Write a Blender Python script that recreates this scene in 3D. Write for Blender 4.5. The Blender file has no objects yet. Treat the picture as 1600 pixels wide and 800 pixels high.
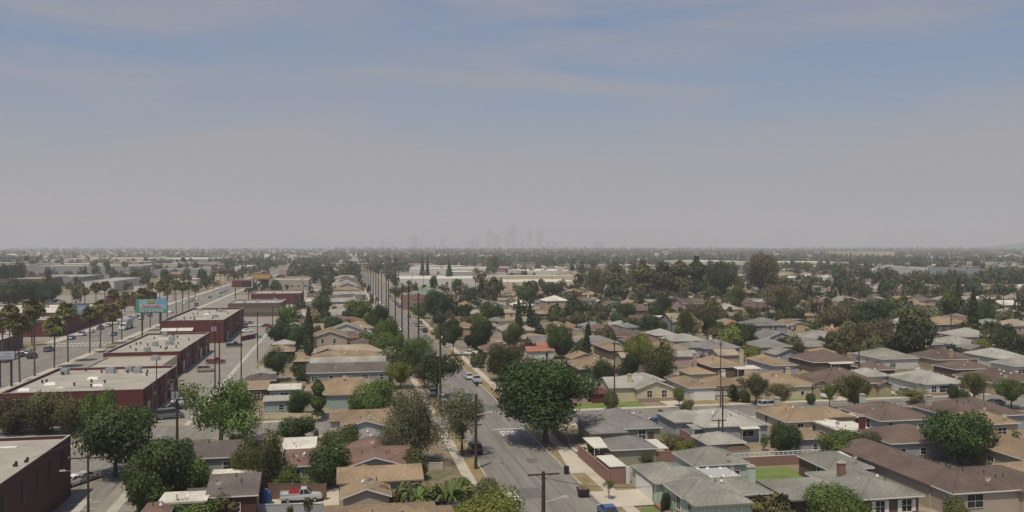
import bpy, math, random
import numpy as np
R = random.Random(7)
sc = bpy.context.scene
# ------------------------------------------------------------------ camera
F = 1342.0; TH = math.atan(266 / F); PT = math.atan(13 / F); HC = 33.0
cam_d = bpy.data.cameras.new('camera'); cam = bpy.data.objects.new('camera', cam_d)
sc.collection.objects.link(cam); sc.camera = cam
cam_d.sensor_width = 36.0; cam_d.lens = 36.0 * F / 1600; cam_d.clip_start = 0.5; cam_d.clip_end = 60000
cam.location = (0, 0, HC); cam.rotation_euler = (math.pi / 2 - PT, 0, -TH)
# ------------------------------------------------------------------ light and sky
SUN_EL = math.radians(67); SUN_AZ = math.radians(218)      # azimuth clockwise from +Y, high, from behind the viewer's left shoulder
sd = bpy.data.lights.new('sun', 'SUN'); so = bpy.data.objects.new('sun', sd); sc.collection.objects.link(so)
sd.energy = 4.1; sd.angle = math.radians(0.6); sd.color = (1.0, 0.91, 0.74)
so.rotation_euler = (math.pi / 2 - SUN_EL, 0, math.pi - SUN_AZ); so.location = (0, 0, 400)
world = bpy.data.worlds.new('World'); sc.world = world; world.use_nodes = True
nt = world.node_tree; nt.nodes.clear()
def N(t, ty, **k):
    n = t.nodes.new(ty)
    for a, b in k.items(): setattr(n, a, b)
    return n
def L(t, a, b): t.links.new(a, b)
wo = N(nt, 'ShaderNodeOutputWorld'); wb = N(nt, 'ShaderNodeBackground'); wb.inputs[1].default_value = 0.085
sk = N(nt, 'ShaderNodeTexSky', sky_type='NISHITA'); sk.sun_disc = False
sk.sun_elevation = SUN_EL; sk.sun_rotation = SUN_AZ; sk.air_density = 1.3; sk.dust_density = 2.0; sk.ozone_density = 1.4
tc = N(nt, 'ShaderNodeTexCoord'); mp = N(nt, 'ShaderNodeMapping'); mp.inputs['Scale'].default_value = (1.6, 1.6, 11.0)
mp.inputs['Rotation'].default_value = (0.10, -0.12, 0)
n1 = N(nt, 'ShaderNodeTexNoise'); n1.inputs['Scale'].default_value = 1.3; n1.inputs['Detail'].default_value = 5; n1.inputs['Roughness'].default_value = 0.5; n1.inputs['Distortion'].default_value = 0.6
r1 = N(nt, 'ShaderNodeMapRange'); r1.inputs['From Min'].default_value = 0.44; r1.inputs['From Max'].default_value = 0.62; r1.inputs['To Max'].default_value = 0.8
L(nt, tc.outputs['Generated'], mp.inputs[0]); L(nt, mp.outputs[0], n1.inputs[0]); L(nt, n1.outputs[0], r1.inputs[0])
# thin smog layer: thicker towards the horizon all the way round
sx = N(nt, 'ShaderNodeSeparateXYZ'); L(nt, tc.outputs['Generated'], sx.inputs[0])
r2 = N(nt, 'ShaderNodeMapRange'); r2.interpolation_type = 'SMOOTHSTEP'
r2.inputs['From Min'].default_value = 0.0; r2.inputs['From Max'].default_value = 0.21; r2.inputs['To Min'].default_value = 1.0; r2.inputs['To Max'].default_value = 0.04
L(nt, sx.outputs[2], r2.inputs[0])
mm = N(nt, 'ShaderNodeMath', operation='MAXIMUM')
ad = N(nt, 'ShaderNodeMath', operation='MULTIPLY_ADD', use_clamp=True); ad.inputs[1].default_value = 0.75
L(nt, r1.outputs[0], ad.inputs[0]); L(nt, r2.outputs[0], ad.inputs[2])
tint = N(nt, 'ShaderNodeMix', data_type='RGBA', blend_type='MULTIPLY'); tint.inputs[0].default_value = 1.0
tint.inputs[7].default_value = (0.80, 0.90, 1.12, 1)
L(nt, sk.outputs[0], tint.inputs[6])
mx = N(nt, 'ShaderNodeMix', data_type='RGBA'); mx.inputs[7].default_value = (4.1, 4.08, 4.38, 1)
L(nt, ad.outputs[0], mx.inputs[0]); L(nt, tint.outputs[2], mx.inputs[6]); L(nt, mx.outputs[2], wb.inputs[0]); L(nt, wb.outputs[0], wo.inputs[0])
sc.view_settings.view_transform = 'Standard'; sc.view_settings.look = 'None'; sc.view_settings.gamma = 1.0
sc.view_settings.exposure = -0.05; sc.view_settings.use_curve_mapping = False
sc.cycles.volume_bounces = 1; sc.cycles.max_bounces = 5; sc.cycles.diffuse_bounces = 2; sc.cycles.glossy_bounces = 2
sc.cycles.transparent_max_bounces = 8; sc.cycles.use_denoising = True
HAZE = 0.000175; HAZE_COL = (0.72, 0.735, 0.79, 1)

# ------------------------------------------------------------------ survey: a spot seen in the photograph -> its place on the ground plane
def G(px, py, h=0.0):
    a = (px - 800) / F; b = (400 - py) / F
    cf, sf = math.cos(PT), math.sin(PT)
    t = (h - HC) / (-sf + b * cf)
    X, Y = a * t, (cf + b * sf) * t
    return (X * math.cos(TH) + Y * math.sin(TH), -X * math.sin(TH) + Y * math.cos(TH))
def depth(x, y): return x * math.sin(TH) + y * math.cos(TH)
def side(x, y): return x * math.cos(TH) - y * math.sin(TH)
def in_view(x, y, m=1.08): return depth(x, y) > 60 and abs(side(x, y)) < depth(x, y) * 800 / F * m + 8

# ------------------------------------------------------------------ materials
MATS = {}
def mat(name, col, rough=0.85, var=0.12, scale=0.6, metal=0.0, bump=0.0, stretch=None, spec=0.3, fine=0.0, objvar=0.0, obj_coords=False):
    if name in MATS: return MATS[name]
    m = bpy.data.materials.new(name); m.use_nodes = True; t = m.node_tree; t.nodes.clear()
    o = N(t, 'ShaderNodeOutputMaterial'); p = N(t, 'ShaderNodeBsdfPrincipled')
    p.inputs['Roughness'].default_value = rough; p.inputs['Metallic'].default_value = metal
    p.inputs['Specular IOR Level'].default_value = spec
    base = tuple(col) + (1,)
    src = None
    g = N(t, 'ShaderNodeTexCoord') if obj_coords else N(t, 'ShaderNodeNewGeometry')
    pos = g.outputs['Object'] if obj_coords else g.outputs['Position']
    if stretch:
        mp = N(t, 'ShaderNodeMapping'); mp.inputs['Scale'].default_value = stretch; L(t, pos, mp.inputs[0]); pos = mp.outputs[0]
    n = N(t, 'ShaderNodeTexNoise'); n.inputs['Scale'].default_value = scale; n.inputs['Detail'].default_value = 4; n.inputs['Roughness'].default_value = 0.65
    L(t, pos, n.inputs[0])
    mr = N(t, 'ShaderNodeMapRange'); mr.inputs['From Min'].default_value = 0.25; mr.inputs['From Max'].default_value = 0.75
    mr.inputs['To Min'].default_value = 1 - var; mr.inputs['To Max'].default_value = 1 + var
    L(t, n.outputs[0], mr.inputs[0]); val = mr.outputs[0]
    if fine:
        n2 = N(t, 'ShaderNodeTexNoise'); n2.inputs['Scale'].default_value = 5.0; n2.inputs['Detail'].default_value = 3; L(t, pos, n2.inputs[0])
        m2 = N(t, 'ShaderNodeMapRange'); m2.inputs['From Min'].default_value = 0.3; m2.inputs['From Max'].default_value = 0.7
        m2.inputs['To Min'].default_value = 1 - fine; m2.inputs['To Max'].default_value = 1 + fine; L(t, n2.outputs[0], m2.inputs[0])
        q = N(t, 'ShaderNodeMath', operation='MULTIPLY'); L(t, val, q.inputs[0]); L(t, m2.outputs[0], q.inputs[1]); val = q.outputs[0]
    if objvar:
        oi = N(t, 'ShaderNodeObjectInfo'); m3 = N(t, 'ShaderNodeMapRange'); m3.inputs['To Min'].default_value = 1 - objvar; m3.inputs['To Max'].default_value = 1 + objvar
        L(t, oi.outputs['Random'], m3.inputs[0]); q = N(t, 'ShaderNodeMath', operation='MULTIPLY'); L(t, val, q.inputs[0]); L(t, m3.outputs[0], q.inputs[1]); val = q.outputs[0]
    vm = N(t, 'ShaderNodeVectorMath', operation='SCALE'); vm.inputs[0].default_value = base[:3]; L(t, val, vm.inputs['Scale'])
    L(t, vm.outputs[0], p.inputs['Base Color'])
    if bump:
        b = N(t, 'ShaderNodeBump'); b.inputs['Strength'].default_value = bump; b.inputs['Distance'].default_value = 0.1
        L(t, n.outputs[0], b.inputs['Height']); L(t, b.outputs[0], p.inputs['Normal'])
    L(t, p.outputs[0], o.inputs[0]); MATS[name] = m
    return m
def leaf(name, col, hue=0.0):
    if name in MATS: return MATS[name]
    m = bpy.data.materials.new(name); m.use_nodes = True; t = m.node_tree; t.nodes.clear()
    o = N(t, 'ShaderNodeOutputMaterial'); d = N(t, 'ShaderNodeBsdfPrincipled'); tr = N(t, 'ShaderNodeBsdfTranslucent'); ms = N(t, 'ShaderNodeMixShader')
    d.inputs['Roughness'].default_value = 0.6; d.inputs['Specular IOR Level'].default_value = 0.25; ms.inputs[0].default_value = 0.22
    at = N(t, 'ShaderNodeAttribute', attribute_name='tone'); oi = N(t, 'ShaderNodeObjectInfo')
    hs = N(t, 'ShaderNodeHueSaturation'); hs.inputs['Color'].default_value = tuple(col) + (1,)
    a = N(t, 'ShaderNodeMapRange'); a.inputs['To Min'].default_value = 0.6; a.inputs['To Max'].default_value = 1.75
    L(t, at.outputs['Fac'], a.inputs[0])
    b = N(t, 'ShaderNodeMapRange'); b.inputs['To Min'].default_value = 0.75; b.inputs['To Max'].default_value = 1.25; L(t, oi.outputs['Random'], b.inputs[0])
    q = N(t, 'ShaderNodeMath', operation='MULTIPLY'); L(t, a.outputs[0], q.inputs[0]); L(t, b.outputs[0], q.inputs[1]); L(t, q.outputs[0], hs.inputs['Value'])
    h = N(t, 'ShaderNodeMapRange'); h.inputs['To Min'].default_value = 0.485; h.inputs['To Max'].default_value = 0.515; L(t, oi.outputs['Random'], h.inputs[0]); L(t, h.outputs[0], hs.inputs['Hue'])
    L(t, hs.outputs[0], d.inputs['Base Color']); L(t, hs.outputs[0], tr.inputs[0]); L(t, d.outputs[0], ms.inputs[1]); L(t, tr.outputs[0], ms.inputs[2]); L(t, ms.outputs[0], o.inputs[0])
    MATS[name] = m; return m
def shingle(name, col):
    # asphalt shingle courses: fine colour variation along each course
    if name in MATS: return MATS[name]
    m = bpy.data.materials.new(name); m.use_nodes = True; t = m.node_tree; t.nodes.clear()
    o = N(t, 'ShaderNodeOutputMaterial'); p = N(t, 'ShaderNodeBsdfPrincipled'); p.inputs['Roughness'].default_value = 0.9; p.inputs['Specular IOR Level'].default_value = 0.2
    g = N(t, 'ShaderNodeNewGeometry')
    mp = N(t, 'ShaderNodeMapping'); mp.inputs['Scale'].default_value = (1.2, 1.2, 9.0); L(t, g.outputs['Position'], mp.inputs[0])
    a = N(t, 'ShaderNodeTexNoise'); a.inputs['Scale'].default_value = 2.6; a.inputs['Detail'].default_value = 3; L(t, mp.outputs[0], a.inputs[0])
    b = N(t, 'ShaderNodeTexNoise'); b.inputs['Scale'].default_value = 0.22; b.inputs['Detail'].default_value = 3; L(t, g.outputs['Position'], b.inputs[0])
    ma = N(t, 'ShaderNodeMapRange'); ma.inputs['From Min'].default_value = .3; ma.inputs['From Max'].default_value = .7; ma.inputs['To Min'].default_value = 0.72; ma.inputs['To Max'].default_value = 1.28
    mb = N(t, 'ShaderNodeMapRange'); mb.inputs['From Min'].default_value = .3; mb.inputs['From Max'].default_value = .7; mb.inputs['To Min'].default_value = 0.78; mb.inputs['To Max'].default_value = 1.22
    oi = N(t, 'ShaderNodeObjectInfo'); mo = N(t, 'ShaderNodeMapRange'); mo.inputs['To Min'].default_value = 0.88; mo.inputs['To Max'].default_value = 1.12
    L(t, a.outputs[0], ma.inputs[0]); L(t, b.outputs[0], mb.inputs[0]); L(t, oi.outputs['Random'], mo.inputs[0])
    q = N(t, 'ShaderNodeMath', operation='MULTIPLY'); q2 = N(t, 'ShaderNodeMath', operation='MULTIPLY')
    L(t, ma.outputs[0], q.inputs[0]); L(t, mb.outputs[0], q.inputs[1]); L(t, q.outputs[0], q2.inputs[0]); L(t, mo.outputs[0], q2.inputs[1])
    vm = N(t, 'ShaderNodeVectorMath', operation='SCALE'); vm.inputs[0].default_value = col; L(t, q2.outputs[0], vm.inputs['Scale'])
    bu = N(t, 'ShaderNodeBump'); bu.inputs['Strength'].default_value = 0.4; bu.inputs['Distance'].default_value = 0.06; L(t, a.outputs[0], bu.inputs['Height']); L(t, bu.outputs[0], p.inputs['Normal'])
    L(t, vm.outputs[0], p.inputs['Base Color']); L(t, p.outputs[0], o.inputs[0]); MATS[name] = m; return m
ROOF = {k: shingle('shingle_' + k, c) for k, c in dict(
    tan=(.222, .162, .104), brown=(.115, .083, .068), grey=(.165, .155, .145), light=(.275, .262, .23), greygreen=(.20, .195, .165), dark=(.105, .088, .08),
    redbrown=(.145, .092, .074), orange=(.26, .125, .075), red=(.32, .13, .09), green=(.17, .215, .17), blue=(.15, .17, .18), sand=(.27, .222, .165), white=(.48, .45, .39)).items()}
WALL = {k: mat('stucco_' + k, c, .9, .07, .5, fine=.04) for k, c in dict(
    cream=(.54, .46, .31), tan=(.36, .28, .19), white=(.55, .53, .48), grey=(.27, .27, .26), blue=(.31, .325, .335), lavender=(.335, .32, .345), green=(.27, .38, .30), mint=(.42, .49, .40),
    pink=(.42, .29, .28), beige=(.38, .32, .25), brown=(.13, .09, .07), teal=(.29, .36, .335), yellow=(.48, .38, .22), redbrick=(.115, .033, .031), block=(.25, .145, .12), olive=(.28, .27, .19), darkbrick=(.088, .040, .035)).items()}
M = dict(
    trim=mat('white_trim', (.68, .66, .60), .6, .05), glass=mat('window_glass', (.03, .033, .036), .45, .2, 2, spec=.15),
    door=mat('dark_door', (.10, .06, .05), .6), white=mat('white_paint', (.72, .70, .65), .55, .05), metal=mat('galvanised_metal', (.36, .37, .37), .45, .1, metal=.4),
    dark=mat('dark_metal', (.04, .04, .045), .5), wood=mat('pole_wood', (.060, .038, .027), .9, .25, 3, stretch=(3, 3, .4)), fence=mat('fence_wood', (.16, .10, .07), .85, .2, 2),
    conc=mat('concrete', (.42, .375, .30), .9, .12, .25, fine=.06), walk=mat('sidewalk_concrete', (.40, .355, .285), .9, .14, .3, fine=.08), curb=mat('kerb_concrete', (.40, .365, .30), .9, .15, .5),
    asph=mat('asphalt', (.180, .167, .146), .9, .30, .9, fine=.07, stretch=(.9, .05, 1)), asph2=mat('parking_asphalt', (.225, .205, .175), .9, .18, .12, fine=.06), paint=mat('road_paint', (.58, .56, .50), .8, .15, 2),
    tar=mat('tar_seam', (.075, .07, .062), .8), patch=mat('road_patch', (.128, .12, .107), .9, .2, .8), gutter=mat('gutter_concrete', (.37, .345, .29), .9, .12, .4), lawn=mat('lawn_grass', (.125, .165, .045), .95, .3, .35, fine=.15), dry=mat('dry_grass', (.215, .165, .085), .95, .3, .4, fine=.2),
    sheet=mat('grey_sheet', (.36, .355, .35), .7, .06, 1), soil=mat('bare_soil', (.20, .13, .085), .95, .25, .4, fine=.15), roofflat=mat('flat_roof_gravel', (.31, .285, .24), .9, .24, .22, fine=.09), roofgrey=mat('flat_roof_grey', (.30, .29, .27), .85, .12, .2),
    whiteroof=mat('flat_roof_white', (.52, .49, .42), .8, .15, .25), tyre=mat('tyre_rubber', (.02, .02, .02), .8), lamp=mat('headlight_glass', (.7, .7, .68), .2), tail=mat('tail_light', (.35, .02, .02), .3),
    bark=mat('tree_bark', (.10, .075, .055), .95, .25, 3), palmbark=mat('palm_bark', (.13, .10, .08), .95, .2, 3, stretch=(1, 1, 4)), binm=mat('bin_plastic', (.03, .033, .035), .5), stone=mat('stone_veneer', (.30, .22, .18), .9, .35, 2.5),
    brick=mat('brick_masonry', (.22, .125, .09), .9, .25, 3), rust=mat('rusty_panel', (.22, .10, .06), .8, .3, 1.5), tankm=mat('blue_plastic', (.04, .12, .30), .5))
CARC = {k: mat('car_paint_' + k, c, .28, .03, spec=.6) for k, c in dict(white=(.72, .72, .70), silver=(.40, .41, .42), black=(.025, .025, .03), grey=(.13, .135, .14), red=(.17, .022, .028), blue=(.05, .09, .22), green=(.20, .25, .22), gold=(.30, .26, .18)).items()}
LEAF = dict(dense=leaf('leaves_dense_dark', (.050, .078, .020)), green=leaf('leaves_bright', (.088, .124, .026)), olive=leaf('leaves_olive', (.100, .104, .036)), greygreen=leaf('leaves_grey_green', (.140, .148, .075)),
    brown=leaf('leaves_brownish', (.110, .094, .044)), yellow=leaf('leaves_yellow_green', (.145, .160, .030)), dark=leaf('leaves_very_dark', (.038, .056, .018)), palm=leaf('palm_fronds', (.125, .118, .046)), skirt=leaf('dry_palm_skirt', (.17, .12, .065)), ficus=leaf('leaves_ficus', (.036, .062, .014)), plum=leaf('leaves_plum', (.09, .04, .05)))
for k, m in MATS.items():
    pass
# ------------------------------------------------------------------ mesh helpers
class MB:
    def __init__(s): s.v = []; s.f = []; s.m = []; s.ci = 0
    def face(s, pts):
        i = len(s.v); s.v += [tuple(p) for p in pts]; s.f.append(tuple(range(i, i + len(pts)))); s.m.append(s.ci)
    def idx(s, pts, faces):
        i = len(s.v); s.v += [tuple(p) for p in pts]
        for f in faces: s.f.append(tuple(i + k for k in f)); s.m.append(s.ci)
    def box(s, x0, y0, z0, x1, y1, z1):
        s.idx([(x0, y0, z0), (x1, y0, z0), (x1, y1, z0), (x0, y1, z0), (x0, y0, z1), (x1, y0, z1), (x1, y1, z1), (x0, y1, z1)],
              [(0, 3, 2, 1), (4, 5, 6, 7), (0, 1, 5, 4), (1, 2, 6, 5), (2, 3, 7, 6), (3, 0, 4, 7)]); return s
    def frus(s, x0, y0, x1, y1, z0, a0, b0, a1, b1, z1):
        s.idx([(x0, y0, z0), (x1, y0, z0), (x1, y1, z0), (x0, y1, z0), (a0, b0, z1), (a1, b0, z1), (a1, b1, z1), (a0, b1, z1)],
              [(0, 3, 2, 1), (4, 5, 6, 7), (0, 1, 5, 4), (1, 2, 6, 5), (2, 3, 7, 6), (3, 0, 4, 7)]); return s
    def tube(s, p, q, r, r2=None, n=6):
        r2 = r if r2 is None else r2
        p = np.array(p, float); q = np.array(q, float); d = q - p; l = np.linalg.norm(d) or 1; d /= l
        a = np.cross(d, (0, 0, 1)) if abs(d[2]) < .9 else np.cross(d, (1, 0, 0)); a /= np.linalg.norm(a); b = np.cross(d, a)
        V = []
        for c, rr in ((p, r), (q, r2)):
            for k in range(n):
                t = 2 * math.pi * k / n; V.append(tuple(c + (a * math.cos(t) + b * math.sin(t)) * rr))
        s.idx(V, [(k, (k + 1) % n, n + (k + 1) % n, n + k) for k in range(n)] + [tuple(range(n))[::-1], tuple(range(n, 2 * n))]); return s
    def mesh(s, name, mats):
        me = bpy.data.meshes.new(name); me.from_pydata(s.v, [], s.f)
        for m in (mats if isinstance(mats, (list, tuple)) else [mats]): me.materials.append(m)
        if isinstance(mats, (list, tuple)) and len(mats) > 1: me.polygons.foreach_set('material_index', s.m)
        return me
COL = sc.collection
def obj(name, me, parent=None, loc=(0, 0, 0), rz=0.0, label=None, kind=None):
    o = bpy.data.objects.new(name, me); COL.objects.link(o); o.parent = parent; o.location = loc; o.rotation_euler = (0, 0, rz)
    if label: o['label'] = label
    if kind: o['kind'] = kind
    return o
def thing(name, label, cat, loc, rz=0.0, group=None, me=None):
    o = bpy.data.objects.new(name, me); COL.objects.link(o); o.location = loc; o.rotation_euler = (0, 0, rz)
    if me is None: o.empty_display_size = 0.3
    o['label'] = label; o['category'] = cat
    if group: o['group'] = group
    return o
def copy_tree(o, parent=None):
    c = o.copy(); COL.objects.link(c); c.parent = parent
    for ch in list(o.children): copy_tree(ch, c)
    return c
def struct(name, mb, m): return obj(name, mb.mesh(name, m), kind='structure')
def setmat(o, m):
    s = o.material_slots[0]; s.link = 'OBJECT'; s.material = m
def quadmesh(name, P, mats, tone=None, smooth=False):
    # P: (n,4,3) array of quads -> mesh, fast
    P = np.asarray(P, np.float32); n = len(P); me = bpy.data.meshes.new(name)
    me.vertices.add(n * 4); me.vertices.foreach_set('co', P.reshape(-1))
    me.loops.add(n * 4); me.loops.foreach_set('vertex_index', np.arange(n * 4, dtype=np.int32))
    me.polygons.add(n); me.polygons.foreach_set('loop_start', np.arange(n, dtype=np.int32) * 4); me.polygons.foreach_set('loop_total', np.full(n, 4, np.int32))
    if tone is not None:
        a = me.attributes.new('tone', 'FLOAT', 'FACE'); a.data.foreach_set('value', np.asarray(tone, np.float32))
    for m in mats: me.materials.append(m)
    me.update(calc_edges=True); return me

# ------------------------------------------------------------------ the ground, roads and pavements
def ground_mat():
    m = bpy.data.materials.new('yard_ground'); m.use_nodes = True; t = m.node_tree; t.nodes.clear()
    o = N(t, 'ShaderNodeOutputMaterial'); p = N(t, 'ShaderNodeBsdfPrincipled'); p.inputs['Roughness'].default_value = .95
    g = N(t, 'ShaderNodeNewGeometry'); a = N(t, 'ShaderNodeTexNoise'); a.inputs['Scale'].default_value = .06; a.inputs['Detail'].default_value = 6; a.inputs['Roughness'].default_value = .7
    L(t, g.outputs['Position'], a.inputs[0]); cr = N(t, 'ShaderNodeValToRGB'); e = cr.color_ramp; e.interpolation = 'LINEAR'
    e.elements[0].position = .33; e.elements[0].color = (.06, .08, .03, 1); e.elements[1].position = .66; e.elements[1].color = (.30, .26, .20, 1)
    for q, c in ((.43, (.10, .105, .045, 1)), (.47, (.17, .13, .08, 1)), (.56, (.21, .165, .11, 1))):
        k = e.elements.new(q); k.color = c
    b = N(t, 'ShaderNodeTexNoise'); b.inputs['Scale'].default_value = 1.2; b.inputs['Detail'].default_value = 5; L(t, g.outputs['Position'], b.inputs[0])
    mr = N(t, 'ShaderNodeMapRange'); mr.inputs['To Min'].default_value = .7; mr.inputs['To Max'].default_value = 1.3; L(t, b.outputs[0], mr.inputs[0])
    vm = N(t, 'ShaderNodeVectorMath', operation='SCALE'); L(t, a.outputs[0], cr.inputs[0]); L(t, cr.outputs[0], vm.inputs[0]); L(t, mr.outputs[0], vm.inputs['Scale'])
    L(t, vm.outputs[0], p.inputs['Base Color']); L(t, p.outputs[0], o.inputs[0]); return m
b = MB(); b.face([(-14000, -400, 0), (14000, -400, 0), (14000, 14500, 0), (-14000, 14500, 0)]); struct('ground', b, ground_mat())
def strip(name, x0, y0, x1, y1, z, m):
    b = MB(); b.face([(x0, y0, z), (x1, y0, z), (x1, y1, z), (x0, y1, z)]); return struct(name, b, m)
S0, S1 = 20.4, 32.5
ER = [(155, 167), (284, 296), (417, 429), (548, 560), (680, 692), (812, 824), (944, 956)]
strip('residential_road', S0, 20, S1, 2600, .02, M['asph'])
strip('boulevard_road', -97, 20, -78, 2600, .02, M['asph'])
strip('cross_street', S1, ER[0][0], 420, ER[0][1], .016, M['asph']); strip('cross_street', -78, ER[0][0], S0, ER[0][1], .016, M['asph'])
for a, c in ER[1:]: strip('cross_street', S1, a, 1000, c, .016, M['asph'])
strip('alley', -30.5, 60, -23.5, 154, .012, M['asph2']); strip('alley', -37, 168, -23.5, 1200, .012, M['asph2'])
strip('alley_gutter', -28.9, 60, -27.6, 154, .024, M['gutter']); strip('alley_gutter', -28.9, 168, -27.8, 900, .024, M['gutter'])
strip('parking_lot', -75, 60, -30.5, 154, .008, M['asph']); strip('parking_lot', -75, 168, -37, 620, .008, M['asph2'])
strip('parking_lot', -420, 330, -101, 640, .008, M['asph2'])
def kerb_strip(x0, y0, x1, y1, axis, walk, park=None, flip=1):
    """raised kerb, parkway and sidewalk running along one axis; flip tells on which side the road lies"""
    segs = [('kerb', .18, M['curb'], .13)]
    if park: segs.append(('parkway', park[0], park[1], .115))
    segs.append(('sidewalk', walk, M['walk'], .125))
    p = x0 if axis == 'y' else y0
    for nm, w, m, z in segs:
        q = p + flip * w; a, c = min(p, q), max(p, q); b = MB()
        if nm == 'sidewalk':      # slabs with recessed joints near the viewer
            lo, hi = (y0, y1) if axis == 'y' else (x0, x1); st = 1.8 if hi - lo < 300 else 6.0; k = lo
            while k < hi:
                e = min(k + st - .04, hi)
                if axis == 'y': b.box(a, k, 0, c, e, z)
                else: b.box(k, a, 0, e, c, z)
                k += st
        elif axis == 'y': b.box(a, y0, 0, c, y1, z)
        else: b.box(x0, a, 0, x1, c, z)
        struct(nm, b, m); p = q
for y0, y1 in ((60, 154.5), (167.5, 283.5), (296.5, 416.5), (429.5, 547)):
    kerb_strip(S1, y0 + 2, S1, y1 - 2, 'y', 1.6, (2.1, M['dry']), 1)
kerb_strip(S0, 60, S0, 152, 'y', 1.6, (1.7, M['dry']), -1); kerb_strip(S0, 170, S0, 900, 'y', 1.6, (1.9, M['soil']), -1)
kerb_strip(38, 167, 300, 167, 'x', 1.7, None, 1); kerb_strip(38, 155, 300, 155, 'x', 1.5, None, -1)
kerb_strip(-22, 167, 16, 167, 'x', 1.5, None, 1); kerb_strip(-22, 155, 16, 155, 'x', 1.5, (1.2, M['dry']), -1)
kerb_strip(-78, 170, -78, 300, 'y', 2.6, None, 1); kerb_strip(-78, 322, -78, 1200, 'y', 2.6, None, 1)
kerb_strip(-97, 60, -97, 300, 'y', 3.6, None, -1); kerb_strip(-97, 322, -97, 1200, 'y', 3.6, None, -1)
kerb_strip(-74, 155, -38, 155, 'x', 2.2, None, -1); kerb_strip(-72, 167, -38, 167, 'x', 1.8, None, 1)
# markings, tar seams and patches
for sx_ in (24.3, 26.3, 28.6): strip('tar_seam', sx_, 60, sx_ + .07, 600, .0245, M['tar'])
for sy_ in range(70, 330, 13):
    strip('tar_seam', S0 + .3, sy_ + (sy_ * 7) % 5, S1 - .3, sy_ + (sy_ * 7) % 5 + .06, .0265, M['tar'])
for (px_, py_, w_, l_) in ((21.2, 132, 2.6, 4), (29, 171, 3, 6), (24.5, 186, 2.2, 3), (22, 204, 3.5, 2), (28, 128, 1.6, 3), (23, 110, 3.4, 5), (27, 236, 3, 8), (23, 262, 2.4, 6)): strip('road_patch', px_, py_, px_ + w_, py_ + l_, .0225, M['patch'])
def flat(name, pts, m, z=.03): b = MB(); b.face([(x, y, z) for x, y in pts]); return struct(name, b, m)
flat('stop_line', [(26.6, 153.0), (S1 + 1.6, 153.0), (S1 + 1.6, 153.35), (26.6, 153.35)], M['paint'])
cu = bpy.data.curves.new('stop_lettering', 'FONT'); cu.body = 'STOP'; cu.size = 1.0; cu.align_x = 'CENTER'; cu.align_y = 'CENTER'; cu.offset = .012
tmp = bpy.data.objects.new('tmp', cu); COL.objects.link(tmp); bpy.context.view_layer.update()
def text_mesh(body, w, h, m, weight=.012, depth=0.0):
    c = bpy.data.curves.new('lettering', 'FONT'); c.body = body; c.size = 1.0; c.align_x = 'CENTER'; c.align_y = 'CENTER'; c.offset = weight; c.extrude = depth
    o = bpy.data.objects.new('t', c); COL.objects.link(o); bpy.context.view_layer.update()
    me = bpy.data.meshes.new_from_object(o.evaluated_get(bpy.context.evaluated_depsgraph_get())); bpy.data.objects.remove(o)
    co = np.zeros(len(me.vertices) * 3, np.float32); me.vertices.foreach_get('co', co); co = co.reshape(-1, 3)
    mn, mx_ = co.min(0), co.max(0); co[:, 0] = (co[:, 0] - (mn[0] + mx_[0]) / 2) / (mx_[0] - mn[0]) * w; co[:, 1] = (co[:, 1] - (mn[1] + mx_[1]) / 2) / (mx_[1] - mn[1]) * h
    me.vertices.foreach_set('co', co.reshape(-1)); me.materials.clear(); me.materials.append(m); me.update(); return me
bpy.data.objects.remove(tmp)
obj('stop_lettering', text_mesh('STOP', 2.75, 3.6, M['paint'], .02), loc=(28.95, 149.6, .031), kind='structure')
for row in (311.0, 318.0):
    for k in range(14):
        x = -95.5 + k * 1.25; flat('crosswalk_bar', [(x, row), (x + .6, row), (x + .6, row + 2.6), (x, row + 2.6)], M['paint'])
for yy in range(180, 700, 9): flat('lane_line', [(-87.6, yy), (-87.4, yy), (-87.4, yy + 3), (-87.6, yy + 3)], M['paint'])
# ------------------------------------------------------------------ houses
PARTC = {}
def window_part(parent, x, y, z, w, h, ax, fm=None):
    """ax: -y, -x or +x facing; centre bottom at (x,y,z) on the wall plane"""
    fm = fm or M['trim']; key = (round(w, 1), round(h, 1), fm.name); w, h = key[0], key[1]
    if key not in PARTC:
        f = MB(); t = .09
        f.box(-w / 2 - t, -.07, -t, w / 2 + t, .02, 0); f.box(-w / 2 - t, -.06, h, w / 2 + t, .02, h + t)
        f.box(-w / 2 - t, -.06, 0, -w / 2, .02, h); f.box(w / 2, -.06, 0, w / 2 + t, .02, h)
        if w > 1.0: f.box(-.03, -.05, 0, .03, .02, h)
        if h > .9: f.box(-w / 2, -.045, h * .5 - .025, w / 2, .02, h * .5 + .025)
        g = MB(); g.box(-w / 2, -.02, 0, w / 2, .01, h); PARTC[key] = (f.mesh('window', fm), g.mesh('pane', M['glass']))
    rz = {'-y': 0, '-x': -math.pi / 2, '+x': math.pi / 2, '+y': math.pi}[ax]
    o = obj('window', PARTC[key][0], parent, (x, y, z), rz); obj('pane', PARTC[key][1], o); return o
def shared(key, name, fn, m):
    if key not in PARTC: b = MB(); fn(b); PARTC[key] = b.mesh(name, m)
    return PARTC[key]
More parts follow.
